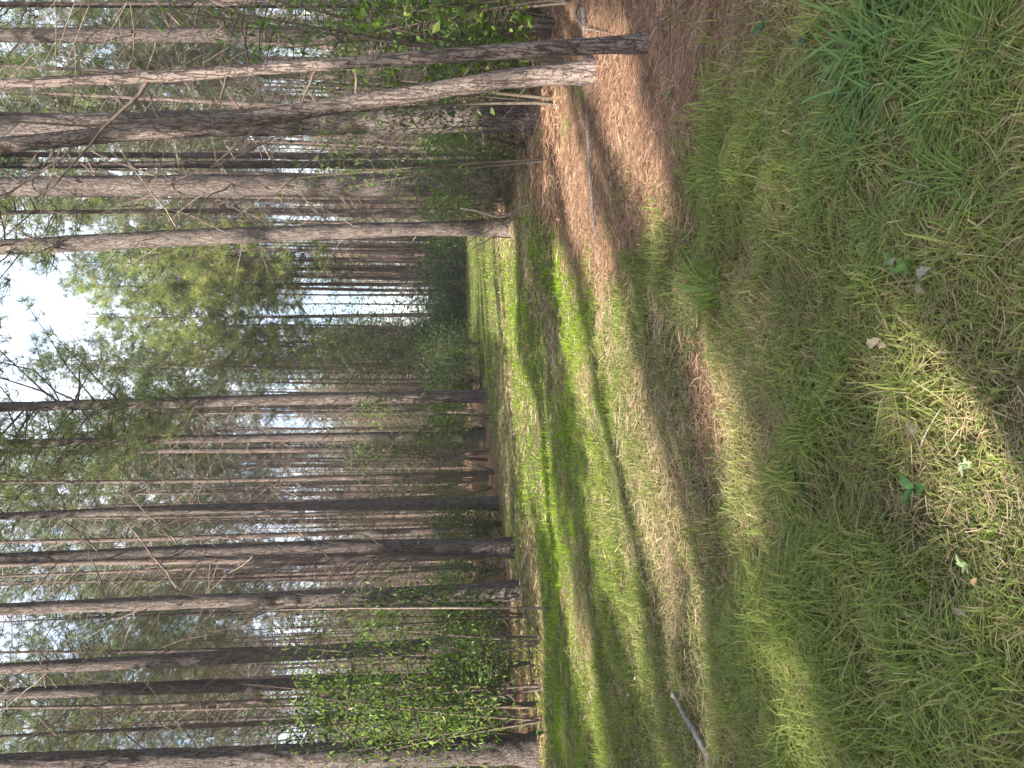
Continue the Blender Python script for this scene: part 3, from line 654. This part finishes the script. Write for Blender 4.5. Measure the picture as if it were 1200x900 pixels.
def sp(px, py, D): return ((900 - py - 450) / F * D, D)
for q, (py, D, s, v, lab) in enumerate([
    (725, 13.5, 0.92, 0, 'bright leafy sapling at the right edge of the thicket, next to the thin stem'),
    (752, 11.9, 0.80, 1, 'leafy sapling drooping in front of the leaning pine'),
    (780, 12.6, 1.02, 2, 'tall bright sapling between the leaning pine and the straight pine'),
    (806, 11.6, 0.95, 0, 'bright leafy sapling in front of the straight thicket pine'),
    (830, 12.3, 1.08, 1, 'tallest leafy sapling of the thicket, left of the straight pine'),
    (848, 11.3, 0.86, 2, 'leafy sapling between the thicket and the big dark pine'),
    (868, 12.8, 0.95, 0, 'leafy sapling reaching past the big dark pine')]):
    x, y = sp(0, py, D); place_shrub(SAP[v], x, y, s, lab, 'sapling', 'leafy_sapling', 'bright saplings of the left thicket')
for py, D, s, v, lab in [
    (70, 8.6, 1.06, 0, 'sparse sapling standing between the two slim leaning pines'),
    (112, 9.6, 1.0, 1, 'sparse sapling hanging over the curved leaning pine'),
    (185, 10.6, 0.86, 0, 'dark leafed sapling just left of the thick furrowed pine'),
    (30, 9.8, 1.12, 1, 'sparse dark sapling in front of the half hidden pine')]:
    x, y = sp(0, py, D); place_shrub(SAPD[v], x, y, s, lab, 'sapling', 'sapling')
for py, D, s, ms, lab in [
    (-8, 8.4, 1.0, BROAD, 'broad leaved bright bush at the right end above the straw'),
    (22, 9.4, 0.95, BROAD, 'broad leaved bush with pale leaves behind the slim nearest pine'),
    (8, 10.6, 0.95, BUSH[0], 'dense dark bush low behind the broad leaved bushes'),
    (62, 12.2, 0.98, BUSH[1], 'dark bush between the two slim leaning pines'),
    (100, 13.0, 0.9, BUSH[2], 'dark bush behind the curved leaning pine'),
    (36, 13.5, 1.2, BUSHM[0], 'green bush under the half hidden pine'),
    (168, 13.6, 0.8, BUSHM[1], 'green bush at the left foot of the thick furrowed pine'),
    (186, 15.6, 1.1, BUSHM[2], 'green bush between the furrowed pine and the brush pile'),
    (235, 16.6, 0.85, MIXB, 'straggly bush growing out of the left side of the brush pile'),
    (250, 21.0, 1.1, BUSH[3], 'dark bush behind the pine beside the white branch'),
    (204, 22.0, 1.3, BUSH[0], 'dark bush far behind the brush pile')]:
    x, y = sp(0, py, D); place_shrub(ms, x, y, s, lab)
for k, (py, D, s, v, big) in enumerate([(290, 48, 1.9, 0, 0), (318, 49, 2.3, 1, 0), (345, 50, 2.0, 2, 0), (372, 49, 2.1, 3, 0), (398, 47, 2.3, 0, 0), (332, 56, 3.0, 1, 0), (365, 58, 3.2, 2, 0), (302, 58, 3.0, 3, 0), (418, 52, 2.6, 2, 0)]):
    x, y = sp(0, py, D); place_shrub(BUSHF[v % 3], x, y, s * 0.7, 'dark bush in the row closing the far end of the ride', group='bushes at the far end of the ride')
for py, D, s, v, lab in [(428, 41, 1.05, 0, 'tall dark leafy tree beside the straight pine at the ride bend'), (402, 47, 1.1, 1, 'tall dark leafy tree at the left of the far bushes')]:
    x, y = sp(0, py, D); place_shrub(BIGD[v], x, y, s, lab, 'leafy tree', 'leafy_tree')
for py, D, s, ms, lab in [
    (402, 31, 1.3, BUSHM[0], 'green bush at the left corner where the ride bends'),
    (424, 28, 1.0, BUSHM[1], 'low green bush in front of the tall dark leafy tree'),
    (446, 29.5, 1.35, BUSH[1], 'dark bush just right of the straight pine at the bend'),
    (488, 24.5, 1.2, SAP[1], 'bright sapling between the pine at the bend and the slender pine'),
    (502, 27, 1.3, BUSHM[2], 'green bush behind the slender pine'),
    (540, 25, 1.25, SAPD[0], 'leafy sapling to the left of the slender pine'),
    (562, 24, 1.2, SAPD[1], 'leafy sapling just right of the pale sunlit pine'),
    (528, 23.5, 0.95, TWIGGY, 'tangle of bare twigs with a few rusty leaves'),
    (553, 21.5, 0.8, TWIGGY, 'low twiggy bush with rusty leaves right of the pale pine'),
    (572, 22.5, 0.75, MIXB, 'low mixed bush at the right foot of the pale pine'),
    (615, 19.5, 0.9, BUSH[2], 'dark low bush between the pale pine and the stout one'),
    (668, 18.5, 0.9, BUSHM[0], 'green low bush between the two dark verge pines'),
    (625, 24, 1.2, BUSH[3], 'dark bush deep behind the stout verge pine'),
    (700, 20.5, 1.1, BUSH[0], 'dark bush behind the dark pine with the sapling'),
    (735, 17.5, 0.85, BUSHM[1], 'green bush behind the thin sapling'),
    (775, 18.0, 1.0, BUSH[1], 'dark bush behind the leafy thicket'),
    (820, 16.5, 1.0, BUSH[2], 'dark bush low behind the tallest thicket sapling'),
    (852, 15.0, 0.9, BUSHM[2], 'green bush right behind the big dark pine')]:
    x, y = sp(0, py, D); place_shrub(ms, x, y, s, lab)
nu = 0
for gyy in np.arange(22, 76, 5.0):
    for gxx in np.arange(-44, 45, 4.2):
        x = gxx + random.uniform(-1.8, 1.8); y = gyy + random.uniform(-2, 2); U = 450 + F * x / y
        if not -40 < U < 940 or (float(np.interp(y, XL_Y, XL_X)) - 1.8 < x < float(np.interp(y, XR_Y, XR_X)) + 1.5 and y < 50): continue
        if random.random() < 0.5: continue
        sd = 'behind the left verge' if U < 440 else ('beyond the end of the ride' if U < 630 else 'behind the brush pile')
        place_shrub(random.choice(BUSHF if y > 34 else BUSH + BUSHM[:2]), x, y, random.uniform(0.8, 1.35) * (1.25 if y > 45 else 1), 'dim undergrowth bush among the pines ' + sd, group='undergrowth bushes ' + sd); nu += 1

# thin bare stems
def stick(name, pts, r0, r1, label, cat, M, sides=7, n=24, twigs=()):
    pts = np.array(pts, float); b0 = pts[0].copy(); pth = spline(pts - b0, n); pth = pth + np.r_[np.zeros((1, 3)), rng.normal(0, r0 * 0.12, (n - 1, 3))]
    V, Q, T = tube(pth, np.linspace(r0, r1, n) * rng.uniform(0.9, 1.12, n), sides, True); b = Buf(); b.add(V, T, Q)
    for t, d, l in twigs:
        p0 = pth[int(t * (n - 1))]; q = p0 + np.array(d) * l * np.linspace(0, 1, 5)[:, None] + rng.normal(0, l * 0.02, (5, 3)); q[0] = p0
        V, Q, T = tube(q, np.linspace(r1 * 0.8, r1 * 0.3, 5), 5, True); b.add(V, T, Q)
    o = ob(name, b.mesh(name, M, True), None, tuple(b0)); return tag(o, label, cat)
def gp(px, py, z=0.0): x, y = G(px, py); return (x, y, H0(x, y) + z)
g0 = G(641, 713); stick('thin_sapling', [gp(641, 713, -0.05), tuple(P(520, 712, g0[1])), tuple(P(400, 713, g0[1])), tuple(P(270, 716, g0[1]))], 0.022, 0.010, 'thin bare sapling stem rising beside the dark verge pine', 'sapling', M_LIMB)
g0 = G(625, 829); stick('thin_sapling', [gp(625, 829, -0.05), tuple(P(520, 828, g0[1])), tuple(P(430, 831, g0[1])), tuple(P(350, 829, g0[1]))], 0.022, 0.009, 'thin crooked sapling stem among the thicket leaves', 'sapling', M_LIMB)
D = G(623, 240)[1]
stick('bare_branch', [tuple(P(540, 244, D)), tuple(P(557, 247, D - .1)), tuple(P(570, 251, D - .2)), tuple(P(580, 254, D - .3)), tuple(P(589, 252, D - .2)), tuple(P(597, 253, D - .2)), tuple(P(608, 245, D - .1)), gp(624, 239, 0.0)], 0.016, 0.022, 'white crooked bare branch arching down from the brush pile', 'branch', M_PALE, n=30)
stick('fallen_pole', [gp(689, 10, 0.05), gp(690, 60, 0.02), gp(695, 150, 0.03), gp(698, 240, 0.025), gp(704, 312, 0.0)], 0.026, 0.016, 'long grey fallen pole lying across the straw behind the slim pine', 'fallen pole', M_GREY, 9, 40)
stick('fallen_branch', [gp(684, 4, 0.05), gp(686, 18, 0.12), gp(697, 34, 0.10), gp(715, 40, 0.03)], 0.015, 0.007, 'short broken branch leaning on the grey pole end', 'fallen branch', M_LIMB, 7, 16, [(0.5, (0.2, -0.3, 0.6), 0.4), (0.7, (-0.5, -0.3, 0.5), 0.35)])
stick('dead_stick', [gp(752, 42, 0.14), gp(775, 30, 0.10), gp(800, 12, 0.05), gp(818, -12, 0.03)], 0.006, 0.004, 'curved brown stick reaching out from the foot of the slim pine', 'stick', M_LIMB, 6, 18)
stick('dead_stick', [gp(786, 26, 0.02), gp(786, 60, 0.035), gp(784, 96, 0.02)], 0.007, 0.004, 'straight pale twig lying on the brown straw near the slim pine', 'stick', M_PALE, 6, 14)
stick('fallen_stick', [gp(796, 812, 0.035), gp(808, 830, 0.05), gp(820, 848, 0.055), gp(829, 866, 0.045), gp(830, 880, 0.02), gp(832, 905, 0.0)], 0.012, 0.019, 'grey crooked fallen stick lying in the shaded green grass', 'stick', M_GREY, 8, 24)
stick('dead_twig', [gp(808, 150, 0.02), gp(832, 195, 0.03), gp(850, 215, 0.02)], 0.006, 0.003, 'thin twig at the border of straw and grass', 'twig', M_TWIG, 5, 12)
stick('dead_twig', [gp(1092, 526, 0.05), gp(1100, 510, 0.06), gp(1117, 480, 0.06)], 0.0035, 0.002, 'short pale stalk lying by the cluster of dry leaves', 'twig', M_PALE, 5, 10)
stick('dead_twig', [gp(1035, 388, 0.04), gp(1045, 385, 0.07), gp(1052, 380, 0.07)], 0.003, 0.002, 'tiny pale stalk beside the curled dry leaf pair', 'twig', M_PALE, 5, 10)
stick('dead_twig', [gp(998, 536, 0.03), gp(1005, 522, 0.05), gp(1012, 505, 0.04)], 0.006, 0.003, 'grey twig with a dry leaf by the clover patch', 'twig', M_GREY, 5, 10)
stick('dead_twig', [gp(980, 34, 0.03), gp(988, 20, 0.06), gp(998, 10, 0.05)], 0.005, 0.003, 'pale twig at the edge of the broad blue green grass', 'twig', M_PALE, 5, 10)
stick('dead_twig', [gp(1078, 212, 0.05), gp(1095, 214, 0.07), gp(1110, 220, 0.05)], 0.0025, 0.0015, 'thin straw coloured stalk in the right hand grass', 'twig', M_PALE, 5, 10)
stick('dead_twig', [gp(776, 255, 0.02), gp(800, 282, 0.03), gp(820, 288, 0.03)], 0.006, 0.003, 'twig lying where the lit straw meets the grass', 'twig', M_TWIG, 5, 10)

for k in range(18):                            # broken twigs dropped on the straw
    px, py = random.uniform(650, 950), random.uniform(5, 240)
    if px > 770 + (240 - py) * 0.75: continue
    a = random.uniform(0, 3.14); x, y = G(px, py); L = random.uniform(0.12, 0.35)
    o = stick('dead_twig', [(x + math.cos(a) * L * t, y + math.sin(a) * L * t, H0(x, y) + 0.03 + 0.012 * math.sin(t * 5 + k)) for t in (0, 0.35, 0.7, 1.0)], random.uniform(0.003, 0.006), 0.002, 'thin broken twig dropped on the brown pine straw', 'twig', random.choice((M_TWIG, M_LIMB, M_GREY)), 5, 10, [(0.5, (math.cos(a + 0.8), math.sin(a + 0.8), 0.1), L * 0.4)])
    o['group'] = 'broken twigs on the pine straw'

# brush pile: bare twigs heaped round the foot of a pine
TW = [dead_branch_mesh(random.uniform(1.0, 1.7), random.uniform(0.0, 0.6), random.uniform(-0.5, 0.3), random.uniform(0.008, 0.014), random.randint(5, 9), 'twig') for _ in range(6)]
bx, by = sp(0, 212, 15.6)
pile = thing('brush_pile', 'heap of dead brush and bare twigs around the foot of the sturdy pine', 'brush pile', (bx, by, H0(bx, by)))
for k in range(70):
    a = random.uniform(0, 6.28); r = abs(random.gauss(0, 0.6)); 
    ob('twig', TW[k % 6], pile, (math.cos(a) * r * 1.3, math.sin(a) * r * 0.8, random.uniform(0.0, 0.75) * max(0.1, 1 - r * 0.5)), (random.uniform(-0.6, 0.6), random.uniform(-0.9, 0.25), random.uniform(0, 6.28)), random.uniform(0.6, 1.2))
for k, (px, py, D) in enumerate([(575, 20, 9.5), (590, 100, 11), (600, 165, 13), (570, 560, 22.5), (598, 670, 15.5), (600, 770, 14), (604, 830, 12.6)]):
    x, y = sp(0, py, D)
    t = thing('brush_pile', ['low scatter of dead twigs under the broad leaved bush', 'dead twigs behind the curved leaning pine', 'dead twigs at the left foot of the thick furrowed pine', 'dead twigs under the rusty twiggy bush', 'dead twigs between the two dark verge pines', 'dead twigs under the leafy thicket', 'dead twigs right of the big dark pine'][k], 'brush pile', (x, y, H0(x, y)))
    for j in range(16):
        a = random.uniform(0, 6.28); r = random.uniform(0, 0.9)
        ob('twig', TW[j % 6], t, (math.cos(a) * r * 1.3, math.sin(a) * r, random.uniform(0.02, 0.25)), (random.uniform(-0.4, 0.4), random.uniform(-0.5, 0.2), random.uniform(0, 6.28)), random.uniform(0.4, 0.9))

# ------------------------------------------------------------------ grass, straw
def scatter(n, d0, d1, power, wide=0.66):
    u = rng.random(n); d = (d0 ** power + u * (d1 ** power - d0 ** power)) ** (1 / power)
    x = (rng.random(n) * 2 - 1) * (wide * d + 0.25); return x, d
GREEN = np.array([(0.10, 0.145, 0.03), (0.13, 0.17, 0.04), (0.16, 0.185, 0.045), (0.085, 0.125, 0.03), (0.19, 0.195, 0.06)])
DRY = np.array([(0.28, 0.215, 0.12), (0.36, 0.29, 0.18), (0.22, 0.16, 0.09), (0.18, 0.125, 0.08)])
gb = Buf()
for n_, d0, d1, pw, hs, wd in [(150000, 1.45, 4.0, 1.3, (0.055, 0.155), 0.0052), (190000, 4.0, 10, 1.2, (0.03, 0.08), 0.0058), (95000, 10, 20, 1.2, (0.03, 0.08), 0.011), (60000, 20, 48, 1.3, (0.04, 0.10), 0.022)]:
    x, y = scatter(n_, d0, d1, pw)
    s = straw_amt(x + rng.normal(0, 0.2, n_), y + rng.normal(0, 0.2, n_)); thin = fbm(x * 1.3 + 3, y * 1.3 + 8)
    k = rng.random(len(x)) < (1 - 0.96 * s) * (0.45 + 0.55 * smooth(0.3, 0.55, thin)) * np.where(y < 20, 1, ride(x, y, 0.6)) * np.where(ride(x, y) > 0.05, 1, np.where(y < 9, 1, 0.12))
    x, y, s = x[k], y[k], s[k]
    lush = np.clip(0.5 + 1.5 * (fbm(x * 0.9 + 40, y * 0.9 + 2) - 0.5), 0, 1); n = len(x); clump = fbm(x * 5 + 11, y * 5 + 60, 3)
    h = rng.uniform(*hs, n) * (0.55 + 0.8 * lush) * (0.15 + 1.7 * np.clip((clump - 0.5) * 1.9 + 0.5, 0, 1)); lean = np.clip(rng.normal(0.68, 0.3, n), 0.1, 1.4)
    dry = rng.random(n) < np.clip(0.34 + 0.55 * (0.5 - lush) * 2 + 0.4 * s, 0.10, 0.75) * np.where(y > 6, 0.3, 1)
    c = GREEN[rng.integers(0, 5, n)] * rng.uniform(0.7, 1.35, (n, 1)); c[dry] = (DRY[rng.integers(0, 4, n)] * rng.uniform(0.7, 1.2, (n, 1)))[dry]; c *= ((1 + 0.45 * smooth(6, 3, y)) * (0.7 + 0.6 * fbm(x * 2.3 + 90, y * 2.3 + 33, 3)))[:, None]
    lit_mossy = (smooth(4.8, 9, y) * 0.88)[:, None]; c = np.where(dry[:, None], c, c * (1 - lit_mossy) + lit_mossy * np.array([0.18, 0.275, 0.015]) * rng.uniform(0.8, 1.2, (n, 1)))  # farther grass turns mossy, with its sunlit lime glow put into the colour
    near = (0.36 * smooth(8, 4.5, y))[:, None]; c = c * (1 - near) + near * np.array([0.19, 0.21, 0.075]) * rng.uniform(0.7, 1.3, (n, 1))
    lean = np.clip(lean + 0.3 * smooth(6, 3, y), 0.1, 1.5)
    lean[dry] = np.minimum(lean[dry] + 0.4, 1.5)
    V, Q, T = blades(x, y, height(x, y) - 0.004, h, lean, wd * rng.uniform(0.6, 1.3, n)); gb.add(V, T, Q, np.repeat(c, 5, 0))
grass = ob('grass', gb.mesh('grass', M_GRASS)); tag(grass, 'short matted green grass covering the ride', None, None, 'stuff')

def lying(x, y, L, wd, zmax):
    n = len(x); az = rng.uniform(0, 2 * np.pi, n); tl = rng.normal(0, 0.16, n); z = height(x, y) + rng.uniform(0.002, zmax, n)
    d = np.stack([np.cos(az), np.sin(az), tl], 1) * (L / 2)[:, None]; s = np.stack([-np.sin(az), np.cos(az), rng.normal(0, 0.5, n)], 1) * (wd / 2)[:, None]
    c = np.stack([x, y, z + np.abs(d[:, 2]) * 0.6], 1); mid = c + np.stack([-np.sin(az), np.cos(az), 0 * az], 1) * (rng.normal(0, 0.06, n) * L)[:, None]
    V = np.stack([c - d - s, c - d + s, mid + s, mid - s, c + d], 1).reshape(-1, 3); i = np.arange(n)[:, None] * 5
    return V, i + [0, 1, 2, 3], i + [3, 2, 4]
sb = Buf(); SC_ = np.array([(0.25, 0.138, 0.088), (0.31, 0.185, 0.122), (0.19, 0.10, 0.064), (0.12, 0.07, 0.05), (0.36, 0.245, 0.165)])
for n_, d0, d1, pw, L, wd, base in [(70000, 1.45, 4.0, 1.3, (0.04, 0.10), 0.0018, 0.32), (230000, 4.0, 9, 1.2, (0.07, 0.16), 0.0024, 0.05), (120000, 9, 22, 1.2, (0.1, 0.2), 0.008, 0.08)]:
    x, y = scatter(n_, d0, d1, pw); s = straw_amt(x + rng.normal(0, 0.25, n_), y + rng.normal(0, 0.25, n_)); k = rng.random(len(x)) < np.maximum(s, base * fbm(x * 2, y * 2) * 1.6); x, y, s = x[k], y[k], s[k]; n = len(x)
    c = SC_[rng.integers(0, 5, n)] * rng.uniform(0.75, 1.25, (n, 1)); k = smooth(0.45, 0.95, s)[:, None]; c = c * k + (1 - k) * (0.45 * c + 0.55 * np.array([0.33, 0.28, 0.17]))
    V, Q, T = lying(x, y, rng.uniform(*L, n), wd * rng.uniform(0.7, 1.3, n), 0.045); sb.add(V, T, Q, np.repeat(c, 5, 0))
straw = ob('pine_straw', sb.mesh('pine_straw', M_STRAW)); tag(straw, 'reddish brown pine needles strewn over the floor', None, None, 'stuff')

# tufts of broader grass, each a thing
def tuft_mesh(n, h, w, spread, pal, seed, lean=(0.5, 1.2)):
    rg = np.random.default_rng(seed); a = rg.uniform(0, 6.28, n); r = np.sqrt(rg.random(n)) * spread
    hh = rg.uniform(0.55, 1.1, n) * h; ln = rg.uniform(*lean, n); az = a + rg.normal(0, 0.5, n); ts = np.linspace(0, 1, 6)
    b = np.stack([np.cos(a) * r, np.sin(a) * r, 0 * a], 1); d = np.stack([np.cos(az), np.sin(az), 0 * az], 1); s = np.stack([-np.sin(az), np.cos(az), 0 * az], 1)
    rows = []
    for t in ts:
        c = b + d * (hh * ln * t * t)[:, None] + np.array([0, 0, 1]) * (hh * (t - 0.42 * ln * t * t))[:, None]; ww = w * (1 - t ** 2.2) * (0.6 + 0.4 * min(1, t * 4)) / 2
        rows.append(c - s * ww); rows.append(c + s * ww)
    V = np.stack(rows, 1).reshape(-1, 3); i = np.arange(n)[:, None] * 12
    Q = np.concatenate([i + [2 * k, 2 * k + 1, 2 * k + 3, 2 * k + 2] for k in range(5)], 0)
    c = pal[rg.integers(0, len(pal), n)] * rg.uniform(0.8, 1.2, (n, 1)); b_ = Buf(); b_.add(V, None, Q, np.repeat(c, 12, 0)); return b_.mesh('blades', M_GRASS)
BLUEG = np.array([(0.12, 0.20, 0.06), (0.14, 0.215, 0.07), (0.10, 0.17, 0.055), (0.17, 0.235, 0.075)])
YELG = np.array([(0.17, 0.25, 0.06), (0.21, 0.28, 0.085), (0.14, 0.21, 0.05)])
TB = [tuft_mesh(46, 0.26, 0.014, 0.10, BLUEG, 200 + k, (0.6, 1.5)) for k in range(3)]
TY = [tuft_mesh(60, 0.2, 0.008, 0.07, YELG, 210 + k, (0.6, 1.5)) for k in range(3)]
TS = tuft_mesh(70, 0.3, 0.007, 0.09, YELG, 220, (0.4, 1.3))
for k, (px, py, s, ms, lab) in enumerate([
    (1022, 18, 1.1, TB[0], 'broad blue green grass clump at the top corner by the pale twig'),
    (1040, 48, 1.0, TB[1], 'broad blue green grass clump with long arching blades'),
    (1035, 78, 1.1, TB[2], 'dense blue green grass clump bordering the brown straw'),
    (1075, 70, 0.9, TB[0], 'blue green grass clump on the near side of the dense one'),
    (1012, 105, 0.8, TB[1], 'small blue green grass clump jutting into the straw'),
    (1060, 118, 0.85, TB[2], 'blue green grass clump between the straw and bright grass'),
    (1100, 30, 0.85, TB[1], 'blue green grass clump in front of the arching clump'),
    (842, 340, 1.35, TS, 'spiky light green grass tuft standing in the shaded lane'),
    (985, 215, 1.0, TY[0], 'green grass tuft in the middle of the right hand grass'),
    (975, 165, 0.8, TY[1], 'small grass tuft on the edge of the straw'),
    (690, 115, 0.9, TY[2], 'grass tuft against the grey fallen pole'),
    (672, 148, 0.8, TY[0], 'grass tuft on lit straw behind the fallen pole'),
    (1175, 35, 0.9, TY[1], 'bright grass tuft in the top near corner'),
    (1160, 90, 0.8, TY[2], 'bright grass tuft beside the top near corner'),
    (640, 158, 0.7, TY[1], 'grass tuft at the foot of the furrowed pine'),
    (930, 330, 0.7, TY[2], 'dark grass tuft near the spiky one'),
    (1150, 780, 0.8, TY[0], 'grass tuft in the near left grass'),
    (640, 690, 1.0, TY[2], 'grass tuft under the dark verge pine'),
    (672, 845, 1.0, TY[1], 'grass tuft in front of the big dark pine'),
    (650, 820, 1.0, TB[0], 'leafy green tuft on the verge right of the big dark pine')]):
    x, y = G(px, py); t = thing('grass_tuft', lab, 'grass tuft', (x, y, H0(x, y) - 0.005), 'grass tufts', random.uniform(0, 6.28), s); tag(ob('blades', ms, t), None, None, None, 'stuff')

for k in range(26):
    px, py = random.uniform(985, 1195), random.uniform(5, 270); x, y = G(px, py)
    t = thing('grass_tuft', 'long bladed bright tuft ' + ('beside the broad blue green clumps' if py < 120 and px < 1110 else 'in the top near corner of the grass' if py < 120 else 'between the straw patch and the curled grey leaf' if px > 1090 else 'on the grassy edge of the brown straw'), 'grass tuft', (x, y, H0(x, y) - 0.005), 'tufts in the near right grass', random.uniform(0, 6.28), random.uniform(0.5, 0.95)); tag(ob('blades', TY[k % 3], t), None, None, None, 'stuff')

# weeds and dry leaves
def leaf_shape(L, Wd, cup, lobes, seed, n=14):
    rg = np.random.default_rng(seed); t = np.linspace(0, 1, n); w = np.sin(np.pi * t ** 0.8) ** 0.8 * Wd / 2 * (1 + lobes * np.sin(t * 22 + rg.uniform(0, 6)))
    w[0] = w[-1] = 0.0008; x = t * L; z = -cup * 4 * (t - 0.5) ** 2 * L + cup * L; tw = rg.normal(0, 0.1)
    mid = np.stack([x, 0 * x, z], 1); l = np.stack([x, -w, z + w * (0.45 + tw) + rg.normal(0, 0.03 * Wd, n)], 1); r = np.stack([x, w, z + w * (0.45 - tw) + rg.normal(0, 0.03 * Wd, n)], 1)
    V = np.stack([l, mid, r], 1).reshape(-1, 3); i = np.arange(n - 1)[:, None] * 3
    Q = np.concatenate([i + [0, 1, 4, 3], i + [1, 2, 5, 4]], 0)
    return V, Q
def one_leaf(name, M, colr, *a):
    V, Q = leaf_shape(*a); return mesh(name, V, None, Q, M, np.tile(colr, (len(V), 1)) * rng.uniform(0.85, 1.15, (len(V), 1)), True)
for k, (px, py, L, Wd, colr, lab, z) in enumerate([
    (1114, 332, 0.062, 0.04, (0.5, 0.46, 0.42), 'curled pale grey dry leaf in the sunlit grass', 0.05),
    (1106, 345, 0.05, 0.018, (0.45, 0.42, 0.36), 'torn strip of dry leaf under the curled grey one', 0.03),
    (1056, 397, 0.06, 0.03, (0.62, 0.54, 0.42), 'pale tan lobed dry leaf at the edge of the sunlight', 0.05),
    (1063, 406, 0.05, 0.034, (0.6, 0.52, 0.4), 'second tan dry leaf touching the lobed one', 0.05),
    (980, 546, 0.07, 0.03, (0.42, 0.38, 0.36), 'grey crumpled dry leaf by the grey twig', 0.03),
    (1093, 708, 0.055, 0.026, (0.42, 0.50, 0.30), 'single pale green leaf lying in the shaded near grass', 0.06),
    (1078, 500, 0.06, 0.045, (0.36, 0.32, 0.28), 'flat grey brown dry leaf by the pale stalk', 0.03),
    (1076, 487, 0.045, 0.026, (0.5, 0.40, 0.33), 'small pinkish dry leaf next to the flat grey one', 0.04),
    (930, 575, 0.04, 0.02, (0.45, 0.4, 0.34), 'small dry leaf among the clover leaves', 0.03),
    (1070, 312, 0.04, 0.02, (0.5, 0.46, 0.4), 'tiny dry leaf beside the pale rosette weed', 0.04),
    (755, 792, 0.06, 0.05, (0.5, 0.48, 0.45), 'light grey dry leaf in the grass beyond the fallen stick', 0.04),
    (740, 816, 0.05, 0.04, (0.48, 0.44, 0.40), 'grey dry leaf nearest the lit yellow streak', 0.03),
    (803, 810, 0.05, 0.03, (0.5, 0.46, 0.42), 'dry leaf at the far tip of the grey stick', 0.04),
    (1180, 685, 0.04, 0.018, (0.5, 0.38, 0.22), 'small orange tan dry leaf near the whitish weed', 0.05),
    (1167, 716, 0.05, 0.02, (0.32, 0.33, 0.30), 'grey green dead leaf in the near grass', 0.04)]):
    x, y = G(px, py); o = ob('dry_leaf', one_leaf('dry_leaf', M_DRYLEAF, np.array(colr) * np.array([0.46, 0.42, 0.36]), L, Wd, random.uniform(0.05, 0.3), 0.25, 300 + k), None, (x, y, H0(x, y) + z + 0.035), (random.uniform(-0.4, 0.4), random.uniform(-0.3, 0.3), random.uniform(0, 6.28)), 1.0); tag(o, lab, 'dry leaf')
def weed(px, py, nl, L, Wd, colr, lab, name='weed', tilt=0.5, z=0.03, s=1.0):
    x, y = G(px, py); t = thing(name, lab, 'weed', (x, y, H0(x, y) + z), None, random.uniform(0, 6.28), s)
    t.location.z += 0.02
    me = [one_leaf('leaf', M_LEAF, colr, L, Wd, 0.12, 0.03, 400 + q + int(px)) for q in range(2)]
    for q in range(nl): ob('leaf', me[q % 2], t, (0, 0, random.uniform(0, 0.02)), (0, -random.uniform(0.1, tilt + 0.2), q * 6.283 / nl + random.uniform(-0.3, 0.3)), random.uniform(0.75, 1.2))
weed(1092, 572, 3, 0.07, 0.04, (0.055, 0.12, 0.04), 'dark broad leaved weed, shiny, in the near grass')
weed(1091, 312, 6, 0.05, 0.024, (0.15, 0.26, 0.06), 'pale green rosette weed above the curled grey leaf')
weed(1070, 305, 4, 0.045, 0.022, (0.14, 0.24, 0.07), 'small pale weed beside the rosette')
weed(950, 560, 5, 0.05, 0.035, (0.09, 0.15, 0.06), 'clover like weed in the middle of the shaded grass')
weed(957, 572, 4, 0.045, 0.035, (0.09, 0.16, 0.065), 'second clover like weed just left of the first')
weed(935, 548, 4, 0.04, 0.03, (0.08, 0.14, 0.055), 'small dull weed near the clover like pair')
weed(1158, 662, 7, 0.035, 0.014, (0.34, 0.42, 0.22), 'whitish leaved small weed in the near left grass')
weed(1160, 546, 6, 0.03, 0.013, (0.34, 0.42, 0.24), 'whitish leaved small weed left of the dark broad weed')
weed(795, 110, 4, 0.05, 0.026, (0.10, 0.20, 0.05), 'green seedling weed standing alone on the brown straw')
weed(912, 32, 5, 0.06, 0.03, (0.07, 0.12, 0.06), 'dull green weed on straw near the broad grass')
weed(963, 45, 5, 0.06, 0.035, (0.06, 0.11, 0.06), 'dark creeping weed next to the broad grass clump')
weed(1085, 780, 4, 0.05, 0.025, (0.08, 0.15, 0.07), 'low green weed on the near left')
weed(953, 685, 4, 0.04, 0.025, (0.09, 0.16, 0.06), 'low green weed beside the yellow lit streak')
weed(630, 147, 5, 0.10, 0.05, (0.16, 0.26, 0.05), 'lime green leafy weed at the base of the furrowed pine', s=1.3)
weed(628, 845, 6, 0.16, 0.06, (0.07, 0.14, 0.06), 'leafy weed with long leaves right of the big dark pine', tilt=0.9)
weed(640, 858, 6, 0.16, 0.06, (0.08, 0.15, 0.06), 'leafy weed with long leaves at the foot of the big dark pine', tilt=0.9)
print('understorey', nu)

# ------------------------------------------------------------------ thin bluish air between the trunks
M_HAZE = bpy.data.materials.new('haze'); M_HAZE.use_nodes = True; n = M_HAZE.node_tree.nodes; l = M_HAZE.node_tree.links
n.remove(n['Principled BSDF']); pv = n.new('ShaderNodeVolumePrincipled'); pv.inputs['Color'].default_value = (0.88, 0.93, 1.0, 1); pv.inputs['Density'].default_value = 0.0007; pv.inputs['Anisotropy'].default_value = 0.2
l.new(pv.outputs[0], n['Material Output'].inputs['Volume'])
hv = np.array([(sx, sy, sz) for sz in (-1.5, 32) for sx, sy in ((xs[0] - 5, ys[0] - 5), (xs[-1] + 5, ys[0] - 5), (xs[-1] + 5, ys[-1] + 5), (xs[0] - 5, ys[-1] + 5))], float)
hz = ob('haze', mesh('haze', hv, None, [(0, 3, 2, 1), (4, 5, 6, 7), (0, 1, 5, 4), (1, 2, 6, 5), (2, 3, 7, 6), (3, 0, 4, 7)], M_HAZE)); tag(hz, 'thin pale blue haze hanging between the pine trunks', None, None, 'stuff')
